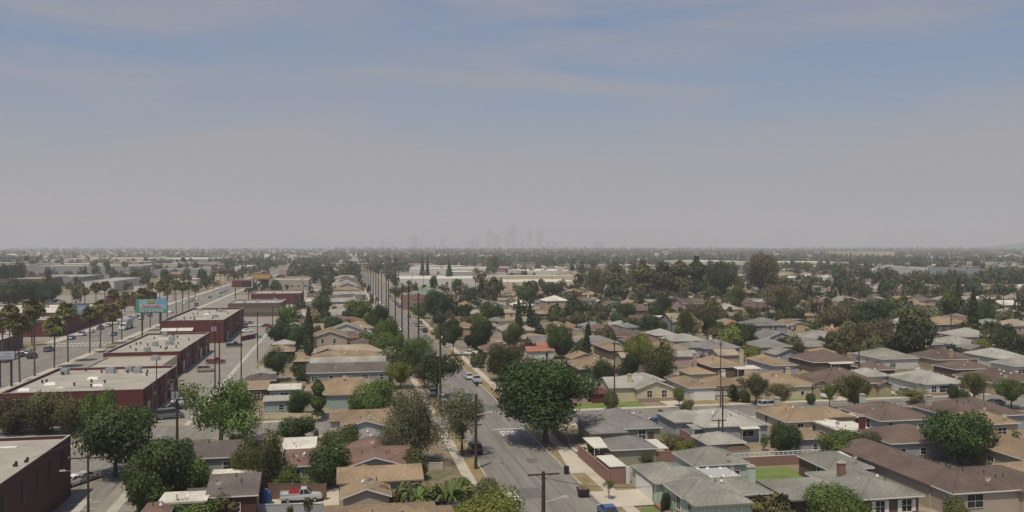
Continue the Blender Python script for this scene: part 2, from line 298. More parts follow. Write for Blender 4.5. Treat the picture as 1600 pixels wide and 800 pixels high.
def roof_geo(b, x0, y0, x1, y1, h, kind, pitch):
    """closed roof solid, eave top at h; returns ridge height"""
    w, d = x1 - x0, y1 - y0; t = .2
    if kind == 'flat':
        b.box(x0, y0, h - .12, x1, y1, h + .14); return h
    if kind == 'hip':
        r = min(w, d) / 2; z = h + r * pitch
        if w >= d: a, c = (x0 + r, (y0 + y1) / 2, z), (x1 - r, (y0 + y1) / 2, z)
        else: a, c = ((x0 + x1) / 2, y0 + r, z), ((x0 + x1) / 2, y1 - r, z)
        e = [(x0, y0, h), (x1, y0, h), (x1, y1, h), (x0, y1, h)]; u = [(x, y, h - t) for x, y, _ in e]
        V = e + u + [a, c]
        if w >= d: Fs = [(0, 1, 9, 8), (1, 2, 9), (2, 3, 8, 9), (3, 0, 8)]
        else: Fs = [(0, 1, 8), (1, 2, 9, 8), (2, 3, 9), (3, 0, 8, 9)]
        b.idx(V, Fs + [(4, 5, 1, 0), (5, 6, 2, 1), (6, 7, 3, 2), (7, 4, 0, 3), (7, 6, 5, 4)]); return z
    if kind == 'gx':     # ridge along x
        m_ = (y0 + y1) / 2; z = h + d / 2 * pitch
        P = [(y0, h), (m_, z), (y1, h), (y1, h - t), (m_, z - t), (y0, h - t)]
        V = [(x0, a, c) for a, c in P] + [(x1, a, c) for a, c in P]
    else:
        m_ = (x0 + x1) / 2; z = h + w / 2 * pitch
        P = [(x1, h), (m_, z), (x0, h), (x0, h - t), (m_, z - t), (x1, h - t)]
        V = [(a, y0, c) for a, c in P] + [(a, y1, c) for a, c in P]
    n = 6; b.idx(V, [(k, k + n, (k + 1) % n + n, (k + 1) % n) for k in range(n)] + [(0, 1, 4, 5), (1, 2, 3, 4), (6, 11, 10, 7), (7, 10, 9, 8)]); return z
def wall_geo(b, x0, y0, x1, y1, h, kind, pitch, oh):
    X0, Y0, X1, Y1 = x0 + oh, y0 + oh, x1 - oh, y1 - oh
    b.box(X0, Y0, 0, X1, Y1, h - .205 if kind != 'flat' else h - .125)
    if kind == 'gx':
        for X in (X0, X1 - .2):
            b.idx([(X, Y0, h - .21), (X, Y1, h - .21), (X, (Y0 + Y1) / 2, h + (Y1 - Y0) / 2 * pitch - .22), (X + .2, Y0, h - .21), (X + .2, Y1, h - .21), (X + .2, (Y0 + Y1) / 2, h + (Y1 - Y0) / 2 * pitch - .22)], [(0, 2, 1), (3, 4, 5), (0, 3, 5, 2), (1, 2, 5, 4)])
    if kind == 'gy':
        for Y in (Y0, Y1 - .2):
            b.idx([(X0, Y, h - .21), (X1, Y, h - .21), ((X0 + X1) / 2, Y, h + (X1 - X0) / 2 * pitch - .22), (X0, Y + .2, h - .21), (X1, Y + .2, h - .21), ((X0 + X1) / 2, Y + .2, h + (X1 - X0) / 2 * pitch - .22)], [(0, 1, 2), (3, 5, 4), (0, 2, 5, 3), (1, 4, 5, 2)])
FOOT = []
def clear_of(x0, y0, x1, y1, m=0.6):
    return all(x1 + m < a or x0 - m > c or y1 + m < b or y0 - m > d for a, b, c, d in FOOT)
RC = [0]
def house(x0, y0, w, d, rc, wc, label, kind='hip', h=2.9, pitch=.36, oh=.32, wings=(), chim=None, dish=None, garage=None, door=None, detail=2, awn=None, name='house', cat='house', group=None, wins=None, wfm=None, vents=None, tarp=False, nowin=False, shutters=False, wainscot=None):
    rr = random.Random(int(x0 * 31 + y0 * 17) & 0xffffff)
    t = thing(name, label, cat, (x0 + w / 2, y0 + d / 2, 0), group=group); ox, oy = -w / 2, -d / 2
    FOOT.append((x0, y0, x0 + w, y0 + d))
    wb = MB(); wall_geo(wb, ox, oy, ox + w, oy + d, h, kind, pitch, oh); obj('wall', wb.mesh('wall', WALL[wc]), t)
    rb = MB(); zr = roof_geo(rb, ox, oy, ox + w, oy + d, h, kind, pitch); roof = obj('roof', rb.mesh('roof', ROOF[rc]), t)
    if detail >= 1 and kind != 'flat':     # eave trim boards
        f = MB(); e = .025
        if kind != 'gy': f.box(ox, oy - e, h - .2, ox + w, oy - .004, h - .03)
        if kind != 'gx':
            f.box(ox - e, oy, h - .2, ox - .004, oy + d, h - .03); f.box(ox + w + .004, oy, h - .2, ox + w + e, oy + d, h - .03)
        if kind == 'gy':
            for s in (-1, 1):
                f.idx([(0, oy - e, zr - .2), (0, oy - e, zr - .01), (s * w / 2, oy - e, h - .01), (s * w / 2, oy - e, h - .2), (0, oy - .004, zr - .2), (0, oy - .004, zr - .01), (s * w / 2, oy - .004, h - .01), (s * w / 2, oy - .004, h - .2)], [(0, 1, 2, 3), (4, 7, 6, 5), (0, 4, 5, 1), (3, 2, 6, 7), (0, 3, 7, 4)])
        obj('eave_board', f.mesh('eave_board', M['trim'] if wc not in ('brown',) else M['white']), t)
    if detail >= 2 and kind == 'hip':      # ridge capping
        c = MB(); r = min(w, d) / 2; A = ((ox + r, 0, zr), (ox + w - r, 0, zr)) if w >= d else ((0, oy + r, zr), (0, oy + d - r, zr))
        c.tube(A[0], A[1], .09, n=4)
        for (X, Y) in ((ox, oy), (ox + w, oy), (ox + w, oy + d), (ox, oy + d)):
            q = A[0] if (X < 0 if w >= d else Y < 0) else A[1]; c.tube((X, Y, h), q, .075, n=4)
        obj('ridge_cap', c.mesh('ridge_cap', ROOF[rc]), t)
    k = 0
    for wg in wings:      # (dx, dy, w, d, kind[, drop]) relative to the near-left eave corner
        k += 1; dx, dy, ww, dd, kk = wg[:5]; hh = h - .04 * k - (wg[5] if len(wg) > 5 else 0)
        a, c = ox + dx, oy + dy
        q = MB(); wall_geo(q, a, c, a + ww, c + dd, hh, kk, pitch, oh); obj('wall', q.mesh('wall', WALL[wc]), t)
        q = MB(); roof_geo(q, a, c, a + ww, c + dd, hh, kk, pitch); obj('roof', q.mesh('roof', ROOF[rc]), t)
        FOOT.append((x0 + dx, y0 + dy, x0 + dx + ww, y0 + dy + dd))
    # windows on the near wall and on the side wall that faces the viewer
    if detail >= 1 and not nowin:
        zb = h - 2.0; near = oy + oh; spots = wins
        if spots is None:
            spots = []; n = max(1, int((w - 1.5) / 3.4)); ga = garage
            for i in range(n):
                fx = (i + .5) / n
                if ga and ga[0] - ga[1] / 2 - 1 < fx * w < ga[0] + ga[1] / 2 + 1: continue
                if rr.random() < .85: spots.append(('n', fx * w, rr.choice((1.0, 1.4, 1.8)), rr.choice((1.0, 1.2))))
            if detail >= 2 or rr.random() < .5:
                n = max(1, int((d - 1.5) / 3.6))
                for i in range(n):
                    if rr.random() < .8: spots.append(('s', (i + .5) / n * d, rr.choice((.8, 1.2, 1.6)), rr.choice((.9, 1.1))))
        sx_, ax = (ox + oh, '-x') if x0 > 12 else (ox + w - oh, '+x')
        for s_, p_, ww, hh, *e_ in spots:
            near = oy + oh + (e_[0] if e_ else 0)
            if s_ == 'n': wo_ = window_part(t, ox + p_, near - .005, zb, ww, hh, '-y', wfm)
            elif s_ == 'u': wo_ = window_part(t, ox + p_, near - .005, zb - 2.6, ww, hh, '-y', wfm)
            else: wo_ = window_part(t, sx_ + (-.005 if ax == '-x' else .005), oy + p_, zb, ww, hh, ax, wfm)
            if shutters and s_ == 'n':
                for sg in (-1, 1): q = MB(); q.box(-.22, -.06, 0, .22, 0, hh); obj('shutter', q.mesh('shutter', M['white']), t, (ox + p_ + sg * (ww / 2 + .34), near - .01, zb))
        if door is not None:
            q = shared('door', 'door', lambda b: b.box(-.48, -.05, 0, .48, 0, 2.05), M['door']); obj('door', q, t, (ox + door, near - .004, .05))
    if wainscot: q = MB(); q.box(ox + oh - .03, oy + oh - .06, 0, ox + w - oh + .03, oy + oh - .003, .85); obj('stone_skirting', q.mesh('stone_skirting', M[wainscot]), t)
    if garage:
        gx, gw = garage; q = MB(); 
        for i in range(4): q.box(gx - gw / 2 + ox, oy + oh - .06 - .012 * (i % 2), .05 + i * .54, gx + gw / 2 + ox, oy + oh - .004, .05 + i * .54 + .52)
        obj('garage_door', q.mesh('garage_door', M['white']), t)
    if awn:
        for (dx, dy, ww, dd, z, key) in awn:
            q = MB(); a, c = ox + dx, oy + dy
            q.idx([(a, c, z - .25), (a + ww, c, z - .25), (a + ww, c + dd, z), (a, c + dd, z), (a, c, z - .15), (a + ww, c, z - .15), (a + ww, c + dd, z + .1), (a, c + dd, z + .1)], [(0, 3, 2, 1), (4, 5, 6, 7), (0, 1, 5, 4), (1, 2, 6, 5), (2, 3, 7, 6), (3, 0, 4, 7)])
            i = 0
            while i * .5 < ww: q.box(a + i * .5, c, z - .13, a + i * .5 + .06, c + .05, z - .08); i += 1
            po = obj('patio_cover', q.mesh('patio_cover', M.get(key) or ROOF[key]), t)
            for px_ in (a + .1, a + ww - .1): q = MB(); q.tube((px_, c + .1, 0), (px_, c + .1, z - .27), .06); obj('post', q.mesh('post', M['trim']), po)
            FOOT.append((x0 + dx, y0 + dy, x0 + dx + ww, y0 + dy + dd))
    if chim:
        for (dx, dy, key) in (chim if isinstance(chim, list) else [chim]):
            cm = M.get(key) or WALL[key]; q = MB(); q.box(-.45, -.32, 0, .45, .32, h + 2.3); c = obj('chimney', q.mesh('chimney', cm), t, (ox + dx, oy + dy, 0))
            q = MB(); q.box(-.53, -.40, h + 2.302, .53, .40, h + 2.42); q.box(-.3, -.2, h + 2.42, -.02, .2, h + 2.62); q.box(.04, -.2, h + 2.42, .3, .2, h + 2.6); obj('chimney_cap', q.mesh('chimney_cap', M['conc']), c)
    nv = (rr.randint(3, 5) if detail >= 2 else (2 if detail == 1 else 0)) if vents is None else vents
    for i in range(nv):
        fx, fy = rr.uniform(.25, .75), rr.uniform(.2, .45)
        X, Y = ox + fx * w, oy + fy * d
        z = h + (min(Y - oy, X - ox, ox + w - X) * pitch if kind == 'hip' else 0 if kind == 'flat' else (Y - oy) * pitch if kind == 'gx' else min(X - ox, ox + w - X) * pitch)
        ty = rr.choice(('pipe', 'box', 'pipe', 'turbine'))
        me = shared('vent_' + ty, 'roof_vent', {'pipe': lambda b: b.tube((0, 0, -.3), (0, 0, .5), .06), 'box': lambda b: b.frus(-.22, -.22, .22, .22, -.2, -.17, -.17, .17, .17, .22), 'turbine': lambda b: (b.tube((0, 0, -.3), (0, 0, .2), .1), b.tube((0, 0, .2), (0, 0, .45), .2, .12, 8))}[ty], {'pipe': M['dark'], 'box': M['conc'], 'turbine': M['white']}[ty])
        obj('roof_vent', me, t, (X, Y, z))
    if dish or (detail >= 2 and dish is None and rr.random() < .45):
        dx, dy = dish if dish else (w * rr.uniform(.2, .8), rr.uniform(.6, 1.5))
        z = h + (min(dy, dx, w - dx) * pitch if kind == 'hip' else dy * pitch if kind == 'gx' else min(dx, w - dx) * pitch if kind == 'gy' else 0)
        if 'dish' not in PARTC:
            b = MB(); n = 12; V = [(0, 0, -.08)] + [(.38 * math.cos(i * 2 * math.pi / n), .38 * math.sin(i * 2 * math.pi / n), .02) for i in range(n)]
            V = [(x, -zz, y + .95) for x, y, zz in V]; V += [(x, y + .03, zz) for x, y, zz in V]
            b.idx(V, [(0, 1 + (i + 1) % n, 1 + i) for i in range(n)] + [(n + 1, n + 2 + i, n + 2 + (i + 1) % n) for i in range(n)] + [(1 + i, 1 + (i + 1) % n, n + 2 + (i + 1) % n, n + 2 + i) for i in range(n)])
            b.tube((0, 0, -.2), (0, .05, .95), .035); b.tube((0, -.02, .6), (0, -.45, .95), .02); PARTC['dish'] = b.mesh('satellite_dish', M['conc'])
        obj('satellite_dish', PARTC['dish'], t, (ox + dx, oy + dy, z), rr.uniform(-.9, .4))
    return t
def HP(pxL, py, pxR, d, rc, wc, label, **k):
    """house from its near eave line: left pixel, row, right pixel; depth in metres"""
    h = k.get('h', 2.9); x0, y0 = G(pxL, py, h)
    # solve the right corner on the same front line
    lo, hi = x0, x0 + 80
    for _ in range(40):
        m = (lo + hi) / 2; D = depth(m, y0)
        if 800 + F * side(m, y0) / D < pxR: lo = m
        else: hi = m
    return house(x0, y0, lo - x0, d, rc, wc, label, **k)

def flat_building(x0, y0, w, d, h, wm, rm, label, sidedoors=0, pipes=0, name='commercial_building', cat='building', parapet=.5, wins=0, doors=(), units=0, skylights=0, stripes=0, group=None, band=None, foot=True):
    t = thing(name, label, cat, (x0 + w / 2, y0 + d / 2, 0), group=group); ox, oy = -w / 2, -d / 2; rr = random.Random(int(x0 * 7 + y0))
    if foot: FOOT.append((x0, y0, x0 + w, y0 + d))
    b = MB(); b.box(ox, oy, 0, ox + w, oy + d, h - parapet); obj('wall', b.mesh('wall', wm), t)
    b = MB(); b.face([(ox + .3, oy + .3, h - parapet + .03), (ox + w - .3, oy + .3, h - parapet + .03), (ox + w - .3, oy + d - .3, h - parapet + .03), (ox + .3, oy + d - .3, h - parapet + .03)]); obj('roof', b.mesh('roof', rm), t)
    if parapet > .05:
        b = MB(); z0 = h - parapet + .002
        b.box(ox, oy, z0, ox + w, oy + .3, h); b.box(ox, oy + d - .3, z0, ox + w, oy + d, h); b.box(ox, oy + .3, z0, ox + .3, oy + d - .3, h); b.box(ox + w - .3, oy + .3, z0, ox + w, oy + d - .3, h)
        p = obj('parapet', b.mesh('parapet', wm), t)
        b = MB(); c = .05; b.box(ox - c, oy - c, h + .002, ox + w + c, oy + .3, h + .07); b.box(ox - c, oy + d - .3, h + .002, ox + w + c, oy + d + c, h + .07); b.box(ox - c, oy + .3, h + .002, ox + .3, oy + d - .3, h + .07); b.box(ox + w - .3, oy + .3, h + .002, ox + w + c, oy + d - .3, h + .07)
        obj('coping', b.mesh('coping', band or M['roofflat']), p)
    for i in range(wins): window_part(t, ox + (i + .5) / wins * w, oy - .005, h * .35, min(2.4, w / wins * .6), 1.3, '-y')
    for (dx, dw, dh, key) in doors: b = MB(); b.box(-dw / 2, -.06, 0, dw / 2, 0, dh); obj('loading_door', b.mesh('loading_door', M[key]), t, (ox + dx, oy - .005, .02))
    for i in range(sidedoors):
        Y = oy + (i + .6) / (sidedoors + .3) * d; b = MB(); b.box(0, -1.3 - .5 * (i % 2), 0, .07, 1.3, 2.9 - .4 * (i % 3)); obj('roller_door', b.mesh('roller_door', M[('metal', 'door', 'rust', 'whiteroof')[i % 4]]), t, (ox + w + .004, Y, .02))
    for i in range(pipes):
        Y = oy + (i + .2) / pipes * d; b = MB(); b.tube((.1, 0, 0), (.1, 0, h - .1), .08, n=5); b.box(0, 1.2, h * .55, .3, 2.0, h * .55 + .7); obj('drain_pipe', b.mesh('drain_pipe', M['conc'] if i % 2 else M['dark']), t, (ox + w + .004, Y, .02))
    if units:
        for i in range(max(3, int(w * d / 150))):      # mended patches and ponding stains laid on the roof felt
            X, Y = rr.uniform(ox + 1.5, ox + w - 6), rr.uniform(oy + 1.5, oy + d - 5); b = MB(); q_, v_ = rr.uniform(1.2, 4.5), rr.uniform(.5, 3); b.face([(X, Y, h - parapet + .034 + .004 * i), (X + q_, Y, h - parapet + .034 + .004 * i), (X + q_ * .9, Y + v_, h - parapet + .034 + .004 * i), (X + .2, Y + v_ * 1.1, h - parapet + .034 + .004 * i)]); obj('roof_patch', b.mesh('roof_patch', (M['roofgrey'], M['whiteroof'], M['roofgrey'], M['asph2'])[i % 4]), t)
    for i in range(units):
        X, Y = rr.uniform(ox + 2, ox + w - 4), rr.uniform(oy + 2, oy + d - 3); b = MB(); b.box(-.9, -.7, 0, .9, .7, 1.1); b.tube((.2, 0, 1.1), (.2, 0, 1.25), .45, n=10); b.box(.9, -.2, .3, 1.5, .2, .7)
        obj('roof_unit', b.mesh('roof_unit', M['metal']), t, (X, Y, h - parapet + .04), rr.choice((0, 1.57)))
    for i in range(skylights):
        X, Y = rr.uniform(ox + 2, ox + w - 4), rr.uniform(oy + 1.5, oy + d - 3); b = MB(); b.frus(-1.1, -.75, 1.1, .75, 0, -.9, -.55, .9, .55, .4); obj('skylight', b.mesh('skylight', M['white']), t, (X, Y, h - parapet + .04))
    for i in range(stripes):
        X, Y = rr.uniform(ox + 2, ox + w - 2), rr.uniform(oy + 1.5, oy + d - 2); b = MB(); b.tube((0, 0, 0), (0, 0, .5), .18, n=7); b.tube((0, 0, .5), (0, 0, .62), .28, n=7); obj('roof_vent', b.mesh('roof_vent', M['dark']), t, (X, Y, h - parapet + .04))
    return t
def WB(pxL, py, pxR, h, d, wm, rm, label, **k):
    x0, y0 = G(pxL, py, h); lo, hi = x0, x0 + 600
    for _ in range(45):
        m = (lo + hi) / 2
        if 800 + F * side(m, y0) / depth(m, y0) < pxR: lo = m
        else: hi = m
    return flat_building(x0, y0, lo - x0, d, h, wm, rm, label, **k)

# ------------------------------------------------------------------ trees
def crown_quads(seed, n, leafs, blobs, flat=.0, squash=1.0, hang=0.0, gap=0.0):
    """leaf clumps spread through a lumpy crown of radius 1, height 0..1 (z scaled later)"""
    g = np.random.default_rng(seed); bl = []
    for i in range(blobs):
        a = g.uniform(0, 2 * math.pi); rr = g.uniform(.0, .62); z = g.uniform(.25, .78) if i else .55
        bl.append((rr * math.cos(a), rr * math.sin(a), z, g.uniform(.26, .44) if i else .5))
    bl = np.array(bl); w = bl[:, 3] ** 2; pick = g.choice(len(bl), n, p=w / w.sum())
    d = g.normal(size=(n, 3)); d /= np.linalg.norm(d, axis=1)[:, None]
    rad = bl[pick, 3] * (1 - .38 * g.random(n) ** 2.0) * (1 + .10 * g.normal(size=n))
    c = np.empty((n, 3)); c[:, :2] = bl[pick, :2] + d[:, :2] * rad[:, None]; c[:, 2] = bl[pick, 2] + d[:, 2] * rad * .62
    c[:, 2] = (c[:, 2] - .12) / .9
    if hang: c[:, 2] -= hang * g.random(n) * (np.hypot(c[:, 0], c[:, 1]) ** 1.0)
    c[:, 2] = np.clip(c[:, 2], -.05, 1.02)
    if gap:
        ph = g.uniform(0, 6, 3); f = np.sin(c[:, 0] * 7 + ph[0]) + np.sin(c[:, 1] * 7 + ph[1]) + np.sin(c[:, 2] * 9 + ph[2]); keep = f > (-1.5 + gap * 1.2); c, d = c[keep], d[keep]; n = len(c); pick = pick[keep]
    nrm = d + g.normal(size=(n, 3)) * .38; nrm[:, 2] += .3; nrm /= np.linalg.norm(nrm, axis=1)[:, None]
    a = np.cross(nrm, g.normal(size=(n, 3))); a /= np.linalg.norm(a, axis=1)[:, None] + 1e-9; b = np.cross(nrm, a)
    s = leafs * g.uniform(.6, 1.3, n)[:, None]; bs = s * g.uniform(.5, .9, n)[:, None]
    P = np.stack([c - a * s, c - b * bs * .8, c + a * s, c + b * bs], 1)
    tone = np.clip(.38 + .10 * g.normal(size=n) + (g.random(len(bl))[pick] - .5) * .38, 0, 1)
    return P, tone
def blob_core(seed, r=.5):  # closed core added inside a crown to block light between the leaves
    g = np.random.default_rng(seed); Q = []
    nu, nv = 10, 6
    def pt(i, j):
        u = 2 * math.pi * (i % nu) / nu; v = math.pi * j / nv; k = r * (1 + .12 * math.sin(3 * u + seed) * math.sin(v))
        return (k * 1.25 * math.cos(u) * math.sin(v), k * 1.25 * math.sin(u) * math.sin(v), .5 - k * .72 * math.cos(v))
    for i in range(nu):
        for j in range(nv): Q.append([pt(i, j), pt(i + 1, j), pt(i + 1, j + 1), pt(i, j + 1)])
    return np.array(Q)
PROTO = {}
def crown_mesh(kind, v):
    key = (kind, v)
    if key in PROTO: return PROTO[key]
    sp = dict(ficus=(22000, .024, 26, 0, 0, .40), round=(10500, .033, 15, 0, 0, .36), loose=(11000, .027, 16, 0, .55, .12), pepper=(34000, .0155, 24, .25, .1, .36), bigbush=(15000, .027, 24, 0, 0, .42), bush=(5200, .046, 10, 0, 0, .36),
              midround=(1700, .078, 10, 0, 0, .36), midloose=(1600, .07, 11, 0, .4, .15), far=(380, .15, 6, 0, 0, .3), umbrella=(6000, .034, 10, 0, .3, 0))[kind] if kind not in ('cypress', 'conifer', 'tallloose') else None
    g = np.random.default_rng(hash(kind) % 1000 if False else sum(map(ord, kind)) + v * 13)
    if sp:
        P, T = crown_quads(sum(map(ord, kind)) * 7 + v * 101, sp[0], sp[1], sp[2], hang=sp[3], gap=sp[4])
        cr_ = P.mean(1); q_ = np.quantile(np.hypot(cr_[:, 0], cr_[:, 1]), .965); z0_, z1_ = np.quantile(cr_[:, 2], [.01, .99]); P = P.copy(); P[:, :, :2] /= q_; P[:, :, 2] = (P[:, :, 2] - z0_) / (z1_ - z0_)
        if kind == 'umbrella': P[:, :, 2] = .35 + P[:, :, 2] * .65
        if sp[5]: C = blob_core(v, sp[5]); P = np.concatenate([P, C]); T = np.concatenate([T, np.full(len(C), .15)])  # added light-blocking core, its faces toned darker than most leaves
    else:
        n = dict(cypress=1500, conifer=2400, tallloose=2600)[kind]; z = g.random(n) ** (.9 if kind != 'conifer' else 1.15)
        prof = {'cypress': lambda z: np.minimum(1, (1 - z) * 2.2 + .12) * np.minimum(1, z * 5 + .5), 'conifer': lambda z: (1 - z) ** .8 * (.72 + .28 * np.sin(z * 46 + 1)) + .04, 'tallloose': lambda z: (.35 + .65 * np.abs(np.sin(z * 7.0 + v))) * np.minimum(1, (1 - z) * 3 + .2)}[kind](z)
        a = g.uniform(0, 2 * math.pi, n); rr = prof * np.sqrt(g.uniform(.15 if kind != 'cypress' else .5, 1, n)); d = np.stack([np.cos(a), np.sin(a), g.normal(size=n) * .3], 1)
        c = np.stack([np.cos(a) * rr, np.sin(a) * rr, z], 1); nrm = d + g.normal(size=(n, 3)) * .5; nrm[:, 2] += .3; nrm /= np.linalg.norm(nrm, axis=1)[:, None]
        u = np.cross(nrm, g.normal(size=(n, 3))); u /= np.linalg.norm(u, axis=1)[:, None] + 1e-9; w = np.cross(nrm, u)
        sc3 = np.array([1, 1, .22 if kind == 'cypress' else .35]); s = (.2 if kind == 'cypress' else .15) * g.uniform(.5, 1.2, n)[:, None]
        P = np.stack([c - u * s * sc3, c - w * s * .6 * sc3, c + u * s * sc3, c + w * s * .6 * sc3], 1); T = np.clip(.4 + .2 * g.normal(size=n), 0, 1)
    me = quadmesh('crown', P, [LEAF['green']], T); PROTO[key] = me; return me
def trunk_mesh(kind, v):
    """height 1, spread 1"""
    key = ('trunk' + kind, v)
    if key in PROTO: return PROTO[key]
    b = MB(); rr = random.Random(v * 5 + 3)
    if kind == 'straight': b.tube((0, 0, 0), (0, 0, 1), .05, .03)
    else:
        b.tube((0, 0, 0), (.02, 0, .30), .11, .075, 8); b.tube((.02, 0, .28), (0, .03, .55), .075, .05, 7)
        for i in range(6):
            a = i * 1.05 + rr.random(); z0 = .28 + .05 * i; q = (math.cos(a) * rr.uniform(.3, .55), math.sin(a) * rr.uniform(.3, .55), z0 + rr.uniform(.25, .42)); b.tube((.01, 0, z0), q, .045, .022, 6)
            b.tube(q, (q[0] * 1.5, q[1] * 1.4, q[2] + .18), .022, .01, 5); b.tube(q, (q[0] * 1.1 + .1, q[1] * 1.2 - .1, min(.95, q[2] + .22)), .02, .008, 5)
    PROTO[key] = b.mesh('trunk', M['bark']); return PROTO[key]
TREES = []
def tree(x, y, w, h, kind, lf, label, base=.25, name='tree', cat='tree', group=None, v=None, squash=None):
    v = len(TREES) % 3 if v is None else v
    if kind in ('ficus',): v = 0
    t = thing(name, label, cat, (x, y, 0), R.uniform(0, 6.28), group); zb = h * base; ch = h - zb
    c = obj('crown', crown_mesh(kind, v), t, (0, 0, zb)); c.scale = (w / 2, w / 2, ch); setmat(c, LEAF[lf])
    if base > .06:
        s = obj('trunk', trunk_mesh('straight' if kind in ('cypress', 'conifer', 'tallloose') else 'b', v), t); r = (w / 2 if kind not in ('cypress', 'conifer') else h * .35); s.scale = (r * .62, r * .62, zb + ch * .6)
    TREES.append((x, y, w)); return t
def TP(px, pyb, pw, pyt, kind, lf, label, **k):
    x, y = G(px, pyb); D = depth(x, y); w = pw * D / F; h = HC - (pyt - 387) * D / F
    return tree(x, y, w, max(h, 1.0), kind, lf, label, **k)
def palm_crown(v, n=80):
    key = ('palm', v)
    if key in PROTO: return PROTO[key]
    g = np.random.default_rng(v + 50); Q = []; T = []
    for i in range(n):
        a = g.uniform(0, 2 * math.pi); el = g.uniform(-.75, 1.25); L_ = g.uniform(.75, 1.1); d = np.array([math.cos(a) * math.cos(el), math.sin(a) * math.cos(el), math.sin(el)]); s = np.array([-math.sin(a), math.cos(a), 0]); up = np.cross(s, d)
        p0 = d * .25; p1 = d * L_ * .62; droop = np.array([0, 0, -.12 - .10 * abs(math.cos(el))])
        for j in range(7):      # fan leaf: radiating narrow blades
            f = (j - 3) / 3.0; dd = d * (1 - .28 * abs(f)) + s * f * .62; tip = p0 + dd * L_ * .85 + droop * (1 + abs(f)); mid = p0 + dd * L_ * .5
            wv = s * (1 - abs(f)) * .085 + d * abs(f) * .085 + up * .025
            Q.append([p0, mid - wv, tip, mid + wv]); T.append(np.clip(.45 + .22 * g.normal(), 0, 1))
    PROTO[key] = quadmesh('crown', np.array(Q), [LEAF['palm']], T); return PROTO[key]
def palm_trunk():
    if 'pt' in PROTO: return PROTO['pt']
    b = MB(); b.tube((0, 0, 0), (0, 0, .05), 1.5, 1.05, 8); b.tube((0, 0, .05), (0, 0, 1), 1.0, .72, 8); PROTO['pt'] = b.mesh('trunk', M['palmbark']); return PROTO['pt']
def skirt_mesh():
    if 'sk' in PROTO: return PROTO['sk']
    g = np.random.default_rng(9); Q = []; T = []
    for i in range(260):
        a = g.uniform(0, 6.28); z = -g.uniform(0, 1.0); r = .55 - .3 * -z * 0 + g.uniform(-.1, .15); d = np.array([math.cos(a), math.sin(a), 0]); s = np.array([-d[1], d[0], 0])
        p = d * r * .5 + np.array([0, 0, z]); q = d * r + np.array([0, 0, z - .55]); Q.append([p, (p + q) / 2 - s * .16, q, (p + q) / 2 + s * .16]); T.append(g.uniform(.2, .8))
    PROTO['sk'] = quadmesh('dry_frond_skirt', np.array(Q), [LEAF['skirt']], T); return PROTO['sk']
def palm(x, y, h, label, group=None, cr=2.1, v=0, skirt=True, lean=0):
    t = thing('palm_tree', label, 'palm tree', (x, y, 0), R.uniform(0, 6.28), group); t.rotation_euler[0] = lean
    s = obj('trunk', palm_trunk(), t); s.scale = (.24, .24, h - cr * .5)
    c = obj('crown', palm_crown(v % 3), t, (0, 0, h - cr * .45)); c.scale = (cr * 1.12, cr * 1.12, cr * 1.05)
    if skirt: k = obj('dry_frond_skirt', skirt_mesh(), t, (0, 0, h - cr * .45)); k.scale = (cr * .75, cr * .75, cr * .7)
    TREES.append((x, y, cr * 2)); return t

